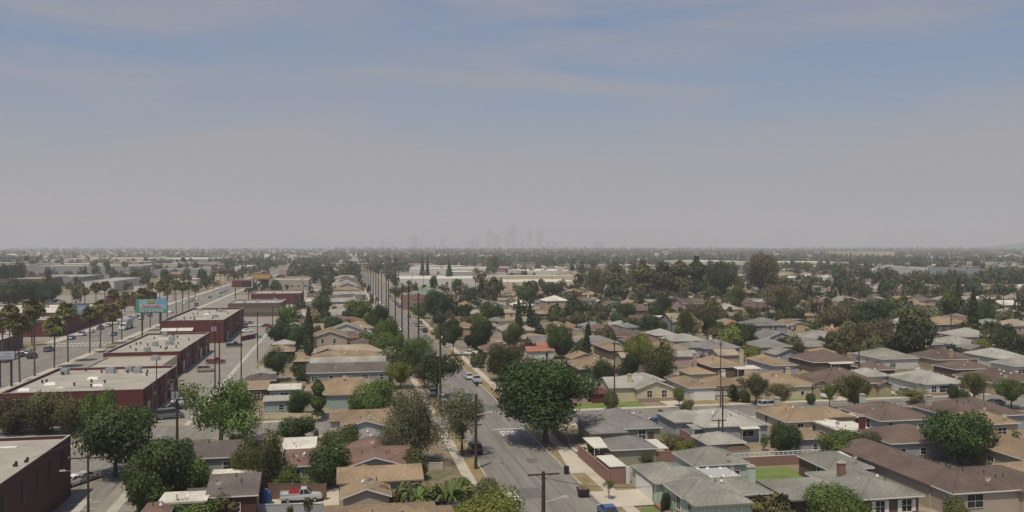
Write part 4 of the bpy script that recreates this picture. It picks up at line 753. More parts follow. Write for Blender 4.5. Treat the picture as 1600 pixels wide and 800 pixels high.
# ---- second row back (between first and second cross street)
for a in [
    (1076, 584, 1119, 7, 'tan', 'cream', 'low tan garage roof edged with white, left of the red brick chimney', dict(name='garage', cat='garage', detail=1, h=2.6)),
    (1114, 573.5, 1166, 14, 'tan', 'brown', 'tan-roofed house with a pink chimney and flat white patio cover', dict(chim=(-1, 9, 'pink'), awn=[(5.5, -2.5, 6.5, 4.5, 2.7, 'whiteroof')], detail=1)),
    (1209, 571, 1248, 16, 'tan', 'lavender', 'brown-tan roofed lavender house with pale chimney, left of the twin tall poles', dict(chim=(-2, 14, 'cream'), detail=1)),
    (905, 576, 973, 14, 'tan', 'brown', 'broad tan roof seen just right of the big round tree top', dict(detail=1)),
    (952, 547, 986, 17, 'tan', 'brown', 'long tan hip-roofed house left of the bright green tree', dict(detail=1, vents=3)),
    (1030, 546, 1077, 14, 'tan', 'cream', 'tan-roofed cream house with two dark windows, left of the lavender house', dict(detail=1, chim=(-1, 8, 'cream'))),
    (1100, 544, 1160, 12, 'grey', 'lavender', 'wide grey-roofed lavender house with an arched white porch', dict(detail=1, chim=(7, 11, 'white'), wings=[(-5, 2, 8, 9, 'hip')])),
    (1187, 542, 1240, 12, 'grey', 'beige', 'grey hip-roofed beige house in front of the two-storey house', dict(detail=1)),
    (1177, 508, 1231, 12, 'grey', 'grey', 'two-storey grey hip-roofed house with three pairs of white windows', dict(detail=1, h=6, wins=[('n', 2.5, 1.4, 1.5), ('n', 6.6, 1.0, 1.5), ('n', 8.6, 1.0, 1.5), ('n', 14.0, 1.0, 1.5), ('n', 16.0, 1.0, 1.5)])),
    (955, 526, 1012, 13, 'brown', 'brown', 'red-brown hip-roofed house behind the long tan house', dict(detail=1)),
    (1024, 524, 1063, 12, 'light', 'grey', 'pale grey hip-roofed house just left of a tall dark pole', dict(detail=1)),
    (914, 510, 946, 10, 'blue', 'green', 'green-walled house with grey-blue roof, by the magnolia', dict(detail=1)),
    (977, 511, 1000, 10, 'blue', 'blue', 'small blue-grey hip-roofed house left of the round dark tree', dict(detail=1)),
    (1104, 488, 1141, 10, 'redbrown', 'brown', 'red-brown roofed house behind the tall thin pole', dict(detail=1)),
    (1136, 508, 1166, 9, 'orange', 'tan', 'orange-roofed house left of the two-storey house', dict(detail=1)),
    (1262, 541, 1307, 14, 'greygreen', 'cream', 'grey hip-roofed cream house left of the orange-roofed house', dict(detail=1)),
    (1272, 566, 1347, 14, 'brown', 'brown', 'wide brown hip roof with flat white patio cover behind the twin poles', dict(detail=1, awn=[(4, -1.5, 7, 3.5, 2.7, 'whiteroof')])),
    (1302, 522, 1352, 11, 'orange', 'lavender', 'orange-red hip-roofed lavender house in front of the big dark tree', dict(detail=1, chim=(5, 9, 'white'))),
    (1378, 561, 1438, 14, 'greygreen', 'white', 'grey-green hip-roofed white house in the middle of the back row', dict(detail=1)),
    (1362, 578, 1402, 9, 'brown', 'brown', 'low brown roof in front of the grey-green roofed white house', dict(detail=1)),
    (1345, 588, 1394, 8, 'light', 'white', 'low pale roof behind the brown house with the arched porch', dict(detail=1, h=2.7)),
    (1405, 539, 1476, 12, 'grey', 'pink', 'grey-roofed pink house with brick chimney behind the bright shrub', dict(detail=1, chim=(2.5, 1.5, 'brick'))),
    (1490, 538, 1538, 13, 'light', 'white', 'pale grey hip-roofed white house right of the pink house', dict(detail=1, wins=[('n', 4, 1.0, 1.4), ('n', 7.5, 2.0, 1.2)])),
    (1464, 562, 1531, 13, 'brown', 'tan', 'brown hip-roofed tan house in front of the pale white house', dict(detail=1, chim=(5, 1.0, 'tan'))),
    (1560, 560, 1612, 14, 'light', 'white', 'pale hip-roofed white house near the right edge', dict(detail=1)),
    (1586, 572, 1632, 9, 'light', 'white', 'small pale roof cut by the right edge of the view', dict(detail=1)),
    (1494, 577, 1556, 9, 'brown', 'brown', 'low brown roof with a flat white cover behind the white chimney', dict(detail=1, awn=[(2, 3, 4, 5, 3.2, 'whiteroof')])),
    (1507, 526, 1560, 14, 'light', 'beige', 'long pale grey hip roof with white eave right of the thin tall pole', dict(detail=1)),
    (1541, 508, 1583, 12, 'green', 'green', 'green-grey hip-roofed green house near the right edge', dict(detail=1)),
    (1460, 507, 1523, 14, 'tan', 'brown', 'large tan hip-roofed house behind the thin tall pole', dict(detail=1)),
    (1434, 519, 1471, 10, 'grey', 'brown', 'grey-brown hip roof left of the thin tall pole', dict(detail=1)),
    (1584, 509, 1625, 12, 'sand', 'pink', 'tall pinkish house cut by the right edge', dict(detail=1, h=5.2)),
    # between the road and the middle of the view
    (710, 512, 748, 11, 'tan', 'tan', 'tan hip-roofed house with an arched window beside the round street tree', dict(detail=1, h=3.1)),
    (698, 502, 737, 9, 'brown', 'brown', 'dark brown roof just behind the tan hip-roofed corner house', dict(detail=1)),
    (734, 490, 758, 12, 'light', 'grey', 'pale grey roofed house behind a dark tree by the road', dict(detail=1)),
    (788, 488, 810, 10, 'sand', 'cream', 'cream two-tone house with sand roof left of a dark tree', dict(detail=1)),
    (757, 549, 813, 13, 'redbrown', 'tan', 'red-brown hip-roofed house beside the white parked pickup', dict(detail=1)),
    (842, 547, 867, 10, 'red', 'white', 'bright red tile-roofed house behind the big round tree', dict(detail=1, kind='gx', wings=[(-4, -2, 6, 6, 'gx')])),
    (812, 529, 863, 10, 'tan', 'tan', 'low flat-looking tan roof left of the dark green tree', dict(detail=1, pitch=.2)),
    (852, 513, 899, 12, 'tan', 'cream', 'tan hip-roofed cream house above the red tile roof', dict(detail=1)),
    (812, 501, 843, 10, 'greygreen', 'white', 'grey-green hip roof with white garage, middle of the view', dict(detail=1)),
    (765, 509, 781, 9, 'greygreen', 'grey', 'small grey-green roofed house right of the dark tall tree', dict(detail=1)),
    (817, 566, 846, 9, 'brown', 'brown', 'low brown roof peeking above the big round tree', dict(detail=1)),
    (842, 490, 864, 9, 'tan', 'brown', 'small tan roofed house in the crowded middle rows', dict(detail=1)),
    # block between the alley and the road
    (474, 617, 614, 13, 'tan', 'teal', 'long tan-roofed teal house facing the road, white window on its near wall', dict(wings=[(5.0, -1.4, 9, 9, 'hip'), (5, 7, 7, 7, 'gy', -.5)], wins=[('n', 9.0, 1.9, 1.5)], vents=6, dish=(8.2, 5.0), detail=1)),
    (478, 583, 609, 9.5, 'dark', 'grey', 'long dark grey roof between the pale roof and the teal house', dict(detail=1, kind='gx')),
    (483, 572, 604, 9, 'light', 'white', 'long pale grey roof behind the dark grey one', dict(detail=1, kind='gx', wings=[(0, -2, 8, 9, 'hip')])),
    (486, 561, 599, 9, 'tan', 'tan', 'long tan roof third behind the teal house', dict(detail=1, vents=4)),
    (489, 551, 598, 9, 'sand', 'beige', 'long sandy roof with a small brown gable, fourth behind the teal house', dict(detail=1, wings=[(1, -3, 6, 6, 'gy', -.4)])),
    (487, 527, 543, 14, 'tan', 'beige', 'two-storey beige gabled house with two small windows beside the cypress', dict(kind='gy', h=5.6, pitch=.34, wins=[('n', 3.2, .8, 1.4), ('n', 6.8, .8, 1.4)], detail=2, vents=0)),
    (543, 541, 592, 12, 'brown', 'tan', 'low brown roof beside the two-storey beige gabled house', dict(detail=1)),
    (538, 513, 584, 16, 'tan', 'brown', 'broad tan roof behind the dark round bush', dict(detail=1)),
    (508, 500, 545, 13, 'dark', 'brown', 'dark brown roof behind the two-storey beige house', dict(detail=1)),
    (486, 514, 506, 9, 'tan', 'tan', 'small tan flat roof right of the cypress', dict(detail=1, kind='gx')),
    (448, 515, 477, 10, 'tan', 'tan', 'small tan roof between alley tree and cypress', dict(detail=1)),
    (417, 549, 460, 8, 'tan', 'brown', 'tan-roofed garage beside the alley, left of the cypress', dict(name='garage', cat='garage', detail=1, h=2.7)),
    (456, 564, 489, 7, 'tan', 'brown', 'small tan hip-roofed cottage with a white double window', dict(wins=[('n', 4.6, 1.4, 1.5)], detail=2, vents=0)),
    (389, 584, 431, 8, 'light', 'grey', 'pale hip-roofed garage beside the alley with a parked car', dict(name='garage', cat='garage', detail=1, h=2.6)),
    (380, 595, 431, 7, 'dark', 'brown', 'dark brown hip-roofed garage in front of the pale garage', dict(name='garage', cat='garage', detail=1, h=2.6)),
    (382, 608, 420, 7, 'tan', 'brown', 'low tan roof behind the big alley tree', dict(detail=1, kind='gx', h=2.6)),
    (418, 609, 470, 8, 'white', 'teal', 'flat white metal-roofed house behind the big alley tree', dict(detail=1, kind='gx', pitch=.12, vents=1)),
    (410, 626, 468, 6, 'light', 'teal', 'low pale roof on teal walls in front of the white metal roof', dict(detail=1, kind='gx', pitch=.15, h=2.6)),
    # block south of the first cross street, left of the road
    (532, 670, 611, 10, 'tan', 'white', 'grey-white gabled house with tan roof facing the cross street', dict(kind='gy', pitch=.30, wins=[], wings=[(-2, 6.5, 13, 8, 'hip')], vents=4)),
    (535, 692, 604, 8, 'grey', 'grey', 'low grey roof joined to the grey gabled house', dict(kind='gx', pitch=.2, detail=1, h=2.7)),
    (438, 706, 493, 9, 'white', 'grey', 'flat white-roofed house in front of the round bush', dict(kind='flat', detail=1, wings=[(7.8, .4, 2.8, 9, 'flat', .2)], vents=3)),
    (441, 729, 490, 8, 'redbrown', 'beige', 'red-brown roofed beige house with a small porch behind the shrubs', dict(kind='gx', wins=[('n', 1.8, 1.1, 1.5), ('n', 7.2, .9, 1.2)], door=4.8, wings=[(8, 1, 10, 7, 'gx')])),
    (538, 731, 634, 14, 'redbrown', 'beige', 'beige gabled house with red-brown roof behind the banana plants', dict(kind='gy', pitch=.30, wins=[], vents=3, dish=(4.0, 6))),
    (532, 779, 612, 12, 'tan', 'beige', 'tan-roofed beige gabled house with a grey satellite dish on top', dict(kind='gy', pitch=.34, wings=[(-.5, 5.0, 11, 7, 'gx', -.5)], wins=[], dish=(3.6, .4), vents=3)),
    (281, 717, 377, 8.5, 'dark', 'grey', 'long grey-brown roof half hidden behind the big alley trees', dict(kind='gx', detail=1, vents=1)),
    (278, 726, 317, 4, 'light', 'brown', 'small pale flat roof in front of the long grey-brown roof', dict(kind='flat', detail=1, h=2.4, name='shed', cat='shed', nowin=True, vents=0)),
    (320, 777, 403, 9, 'dark', 'darkbrick', 'brown gabled roof house with pale patio roof behind and blue tank', dict(kind='gx', pitch=.36, vents=2, wings=[(-2.5, .6, 4, 5, 'gx', .5)])),
    (328, 746, 399, 3.6, 'white', 'grey', 'flat pale patio roof behind the brown gabled house', dict(kind='flat', h=2.5, detail=1, name='patio_cover_house', cat='patio roof', nowin=True, vents=0)),
    (245, 788, 322, 4.6, 'white', 'blue', 'flat pale-roofed blue-grey outbuilding with a small cowl near bottom left', dict(kind='flat', detail=1, name='outbuilding', cat='building', vents=2)),
    (215, 806, 262, 5, 'redbrown', 'beige', 'reddish roof corner at the bottom left beside the white rail', dict(kind='hip', detail=1, h=2.6)),
]:
    HP(*a[:7], **a[7])
x0, y0 = G(506, 800, 3.2); house(x0, y0 - 7, 12.6, 8.6, 'tan', 'beige', 'broad tan roof at the bottom edge in front of the dish', kind='hip', h=3.2, pitch=.30, wings=[(7.5, -5, 7, 12, 'hip')], wins=[], vents=2)

# ---- commercial strip on the left
RB, RF = WALL['redbrick'], M['roofflat']
flat_building(-62.4, 174, 25.2, 34, 6, RB, RF, 'red brick commercial building with flat pale roof, nearest of the row', units=4, skylights=5, stripes=12, sidedoors=4, pipes=5, parapet=.55, doors=((5, 2.6, 2.8, 'binm'), (20.5, 3.4, 3.0, 'rust')))
flat_building(-64.5, 171, 12, 20, 5.2, RB, RF, 'lower red brick corner bay with its own roof, left of nearest red building', parapet=.4)
flat_building(-60.0, 236, 18.6, 51, 6, RB, RF, 'second red brick building with two lines of small roof vents', units=5, stripes=18, sidedoors=5, pipes=6, parapet=.5)
flat_building(-59.0, 208.4, 17, 27.2, 5.0, WALL['cream'], RF, 'cream low link building with white posts between the red buildings', parapet=.35, wins=3, units=1)
flat_building(-60.6, 311, 20.4, 62, 8, RB, RF, 'tall red brick building behind the green truck wash billboard', parapet=.7, units=3, stripes=18, sidedoors=3, pipes=4, skylights=1)
x1, y1 = -60.6, 308.2
t = thing('awning', 'pair of pale striped awnings on the tall red brick building', 'awning', (x1, y1, 0)); 
for a in (.3, 5.6): b = MB(); b.idx([(a, 0, 4.6), (a + 5, 0, 4.6), (a + 5, 2.7, 5.4), (a, 2.7, 5.4), (a, 0, 4.7), (a + 5, 0, 4.7), (a + 5, 2.7, 5.5), (a, 2.7, 5.5)], [(0, 3, 2, 1), (4, 5, 6, 7), (0, 1, 5, 4), (1, 2, 6, 5), (2, 3, 7, 6), (3, 0, 4, 7)]); obj('awning_panel', b.mesh('awning_panel', M['whiteroof']), t)
# near-left dark building with four tall windows
t = thing('corner_building', 'dark maroon building corner with tall narrow windows at bottom left', 'building', (-35.5, 123.5, 0))
b = MB(); b.box(-26, -75, 0, 0, 0, 7.6); obj('wall', b.mesh('wall', WALL['darkbrick']), t)
b = MB(); b.face([(-25.7, -74.7, 7.62), (-.3, -74.7, 7.62), (-.3, -.3, 7.62), (-25.7, -.3, 7.62)]); obj('roof', b.mesh('roof', M['roofflat']), t)
b = MB(); b.box(-.25, -75, 7.602, .0, 0, 8.0); b.box(-26, -.25, 7.602, -.25, 0, 8.0); p = obj('parapet', b.mesh('parapet', WALL['darkbrick']), t)
b = MB(); b.box(-.3, -75, 8.002, .06, .06, 8.07); b.box(-26, -.3, 8.002, -.3, .06, 8.07); obj('coping', b.mesh('coping', M['roofflat']), p)
b = MB(); b.box(-16, -30, 7.64, -8.2, -9.5, 9.6); obj('roof_room', b.mesh('roof_room', WALL['brown']), t)
for py_ in (-3.6, -8.2, -12.4, -17.2, -23, -30):
    f = MB(); f.box(-.7, -.05, -1.3, .7, 0, 1.5); w_ = obj('window', f.mesh('window', M['dark']), t, (.004, py_, 5.2), math.pi / 2); f = MB(); f.box(-.5, -.08, -1.1, .5, -.052, 1.3); obj('pane', f.mesh('pane', M['glass']), w_)
for a, c in ((-6, -4.5), (-9.5, -14), (-8, -17)): f = MB(); f.box(-1, -.3, 0, 1, .3, .1); obj('roof_patch', f.mesh('roof_patch', M['white']), t, (a, c, 7.63))
for a, c in ((-1.6, -14.8), (-1.0, -13), (-3.5, -19)): f = MB(); f.tube((0, 0, 0), (0, 0, .6), .16); f.box(-.3, -.2, 0, .1, .2, .3); obj('roof_vent', f.mesh('roof_vent', M['dark']), t, (a, c, 7.63))
WB(356, 474, 440, 6.5, 30, WALL['brown'], M['roofgrey'], 'grey-roofed brown office with a pale band above its parking lot', wins=9, band=M['whiteroof'], units=3, stripes=5)
WB(392, 459, 470, 6.5, 40, RB, RF, 'low wide red building behind the grey-roofed office', units=2, stripes=4)
WB(420, 438, 482, 8, 60, WALL['beige'], RF, 'beige building with dark window bands behind the red one', wins=6, units=2)
WB(441, 434, 480, 8, 40, RB, RF, 'thin red-fronted building farther along the boulevard', units=1)
WB(515, 420, 552, 9, 50, WALL['cream'], M['whiteroof'], 'white boxy warehouse at the end of the house rows', wins=0)
WB(435, 422, 448, 10, 30, WALL['pink'], RF, 'small pink block beyond the boulevard buildings')
WB(366, 416, 392, 9, 80, WALL['white'], M['whiteroof'], 'white flat shed beyond the palms')
# far side of the boulevard
x0, y0 = G(0, 546, 5)
flat_building(-121, 232, 17.5, 78, 4.6, WALL['brown'], M['roofflat'], 'long low shop row with overhanging roof along the far kerb', parapet=.3, wins=4, band=M['trim'])
flat_building(-182, 345, 79, 26, 6.2, RB, RF, 'long red brick shop building across the boulevard', parapet=.6, doors=((37, 4.5, 4.2, 'metal'), (45, 1.6, 3.2, 'white'), (62, 2, 3, 'white')), units=3)
flat_building(-150, 372, 46, 60, 7, RB, M['whiteroof'], 'taller red building with pale roof under the blue billboard', units=5, stripes=5)
WB(-20, 436, 70, 8, 60, WALL['brown'], M['roofflat'], 'brown wide shed with tan roof at far left')
WB(165, 462, 222, 6, 40, WALL['redbrick'], M['roofflat'], 'low red-fronted shop with pale domed roof behind the palms', units=1)
WB(209, 447, 254, 7, 30, WALL['white'], ROOF['redbrown'], 'white building with red tiled roof behind the palm row', wins=4)
WB(38, 433, 128, 8, 70, WALL['grey'], M['roofflat'], 'tan-roofed warehouse with dark front, far left')
WB(128, 440, 178, 8, 90, WALL['white'], M['roofgrey'], 'pale warehouse with long white roof edge behind the palms')
WB(36, 416, 222, 11, 110, WALL['grey'], M['roofflat'], 'huge pale grey warehouse across the far left')
WB(66, 405, 226, 11, 330, WALL['cream'], M['roofflat'], 'huge tan-roofed warehouse behind the grey one')
WB(163, 405, 336, 10, 300, WALL['grey'], M['whiteroof'], 'very long saw-roofed white warehouse left of the boulevard', wins=0)
WB(0, 395, 85, 12, 500, WALL['white'], M['whiteroof'], 'distant white warehouse at the far left horizon')
WB(240, 421, 330, 8, 60, WALL['grey'], M['roofgrey'], 'dark fronted shed with grey roof behind the truck wash sign')
strip('warehouse_yard', 40, 660, 300, 1500, .01, M['asph2'])
# middle distance warehouses beyond the houses
WB(622, 436, 765, 5.5, 90, WALL['white'], M['whiteroof'], 'long cream-roofed warehouse behind the pink building with green roof')
WB(640, 420, 770, 6, 90, WALL['white'], M['whiteroof'], 'second long cream-roofed warehouse behind the pine trees', units=2)
WB(708, 425, 745, 9, 60, WALL['grey'], M['whiteroof'], 'white truck-dock shed beside the yard of parked vehicles')
WB(745, 432, 905, 7, 30, WALL['cream'], M['whiteroof'], 'low pale strip of dock buildings behind the houses, centre')
WB(782, 441, 910, 5, 70, WALL['sand'] if 'sand' in WALL else WALL['cream'], M['whiteroof'], 'wide flat pale roof of a low building, centre right')
WB(760, 418, 830, 6, 60, WALL['block'], M['whiteroof'], 'pinkish-fronted long warehouse with white roof beyond the yard')
WB(825, 424, 905, 7, 120, WALL['white'], M['whiteroof'], 'whitish long warehouse left of the tall tree row')
WB(1095, 409, 1185, 12, 160, WALL['white'], M['whiteroof'], 'long white roof glimpsed above the trees, right of centre')
WB(1196, 410, 1330, 10, 120, WALL['white'], M['whiteroof'], 'long low white roofs right of the brown tree clump')
WB(1425, 418, 1460, 14, 60, WALL['white'], M['whiteroof'], 'white commercial block with bare front at the right')
WB(1508, 420, 1538, 14, 50, WALL['blue'], M['whiteroof'], 'blue-grey block among the trees at the right horizon')
WB(1350, 393, 1398, 22, 200, WALL['cream'], M['whiteroof'], 'pale hospital-like block near the right horizon')
# pink building with green hipped roof beside the road
x0, y0 = G(632, 461, 8); pk = flat_building(x0, y0, 27, 28, 8, WALL['block'], M['roofflat'], 'pink civic building with green roof lantern beside the road', parapet=.5, wins=6)
t = obj('roof_lantern', None, pk, (0, 0, 7.54)); b = MB(); b.frus(-11, -9, 11, 9, 0, -7, -6, 7, 6, 1.6); obj('lower_roof', b.mesh('lower_roof', ROOF['green']), t); b = MB(); b.frus(-5.5, -4.6, 5.5, 4.6, 1.62, -.6, -.5, .6, .5, 4.2); obj('upper_roof', b.mesh('upper_roof', ROOF['green']), t)

# parking stalls, kerbed planter and gutters at the bottom left
for i in range(5): flat('stall_line', [(-34.5 + i * .1, 118.5 - i * 3.0), (-30.8 + i * .1, 119.6 - i * 3.0), (-30.8 + i * .1, 119.75 - i * 3.0), (-34.5 + i * .1, 118.65 - i * 3.0)], M['paint'], .03)
for a, c in ((-33.6, 134.5), (-31.2, 135), (-36, 134)): flat('stall_line', [(a, c), (a + .15, c), (a + 1.6, c + 5), (a + 1.45, c + 5)], M['paint'], .03)
strip('gutter_apron', -33.2, 100, -32.2, 121, .024, M['gutter'])
for (a, c, w_, d_) in ((-31.5, 139, 2.2, 8), (-31.0, 150, 2.4, 4.5)):
    b = MB(); b.box(a, c, 0, a + w_, c + d_, .14); struct('planter_kerb', b, M['curb']); b = MB(); b.box(a + .15, c + .15, .142, a + w_ - .15, c + d_ - .15, .18); struct('planter_soil', b, M['soil'])
flat('disabled_bay', [(-37.5, 112), (-35.0, 112), (-35.0, 116), (-37.5, 116)], mat('bay_blue', (.05, .12, .30), .8), .031)
# ---- downtown skyline, far away
sky_m = mat('tower_facade', (.22, .22, .24), .6, .2, .02)
TW = [(647, 368, 10, 'slim'), (657, 377, 6, 'low'), (693, 372, 7, 'thin'), (733, 377, 12, 'low'), (742, 371, 13, 'stepped'), (764, 357, 9, 'tall'), (776, 366, 12, 'broad'), (793, 366, 9, 'stepped'), (802, 348, 7, 'spire'), (800, 358, 14, 'broad'), (815, 372, 7, 'low'), (827, 359, 7, 'twin'), (843, 358, 9, 'twin'), (856, 376, 8, 'low'), (598, 376, 6, 'low'), (610, 379, 9, 'low'), (936, 378, 14, 'low'), (868, 379, 10, 'low')]
for i, (px, pt, w, k) in enumerate(TW):
    D = 11500 + (i % 4) * 350; Xs = (px - 800) / F * D; x = Xs * math.cos(TH) + D * math.sin(TH); y = -Xs * math.sin(TH) + D * math.cos(TH); W_ = w * D / F; H_ = HC + (387 - pt) * D / F
    lab = dict(slim='slim lone tower', low='low block', thin='thin tower', stepped='stepped tower', tall='tall slab tower', broad='broad tower', spire='tallest tower with a thin mast', twin='flat-topped twin tower')[k]
    t = thing('skyscraper', '%s in the hazy downtown skyline, %s' % (lab, ['far left of the group', 'beside the lone slim tower', 'well left of the tall cluster', 'at left foot of the cluster', 'left shoulder of the cluster', 'first tall one of the cluster', 'just right of the first tall one', 'just left of the tallest', 'in the middle', 'directly below the tallest one', 'in the gap right of the tallest', 'left of the right-hand pair', 'right of the right-hand pair', 'at right foot of the cluster', 'above the road end', 'just right of the road end', 'far right of the group', 'right of the cluster end'][i]), 'skyscraper', (x, y, 0), -TH)
    b = MB(); m2 = .72 if k in ('stepped', 'spire', 'tall') else 1.0
    b.box(-W_ / 2, -W_ / 2, 0, W_ / 2, W_ / 2, H_ * (.82 if m2 < 1 else 1)); obj('tower', b.mesh('tower', sky_m), t)
    if m2 < 1: b = MB(); b.box(-W_ / 2 * m2, -W_ / 2 * m2, H_ * .82 + .01, W_ / 2 * m2, W_ / 2 * m2, H_ * (.95 if k == 'spire' else 1)); obj('upper_storeys', b.mesh('upper_storeys', sky_m), t)
    if k == 'spire': b = MB(); b.tube((0, 0, H_ * .95), (0, 0, H_ * 1.05), 5, 1.5); obj('mast', b.mesh('mast', sky_m), t)
    n = max(2, int(W_ / 22)); b = MB()
    for j in range(int(H_ * .8 / 24)): b.box(-W_ / 2 - .6, -W_ / 2 - .6, 14 + j * 24, W_ / 2 + .6, W_ / 2 + .6, 18 + j * 24)
    if b.v: obj('floor_band', b.mesh('floor_band', M['conc']), t)
# hills at the right
b = MB(); NX, NY = 70, 10; V = []
def hill(u, v): return (120 * math.exp(-((u - .50) / .34) ** 2) + 26 * math.sin(u * 21) * .5 + 12 * math.sin(u * 57 + 1)) * math.sin(math.pi * v) ** .8
for j in range(NY + 1):
    for i in range(NX + 1):
        u, v = i / NX, j / NY; Xs, D = 3150 + u * 5200, 6600 + v * 2600
        V.append((Xs * math.cos(TH) + D * math.sin(TH), -Xs * math.sin(TH) + D * math.cos(TH), max(-1, hill(u, v) * min(1, u * 2.2)) - 1))
b.idx(V, [(j * (NX + 1) + i, j * (NX + 1) + i + 1, (j + 1) * (NX + 1) + i + 1, (j + 1) * (NX + 1) + i) for j in range(NY) for i in range(NX)]); struct('hills', b, mat('hillside_scrub', (.09, .09, .06), .95, .5, .01))
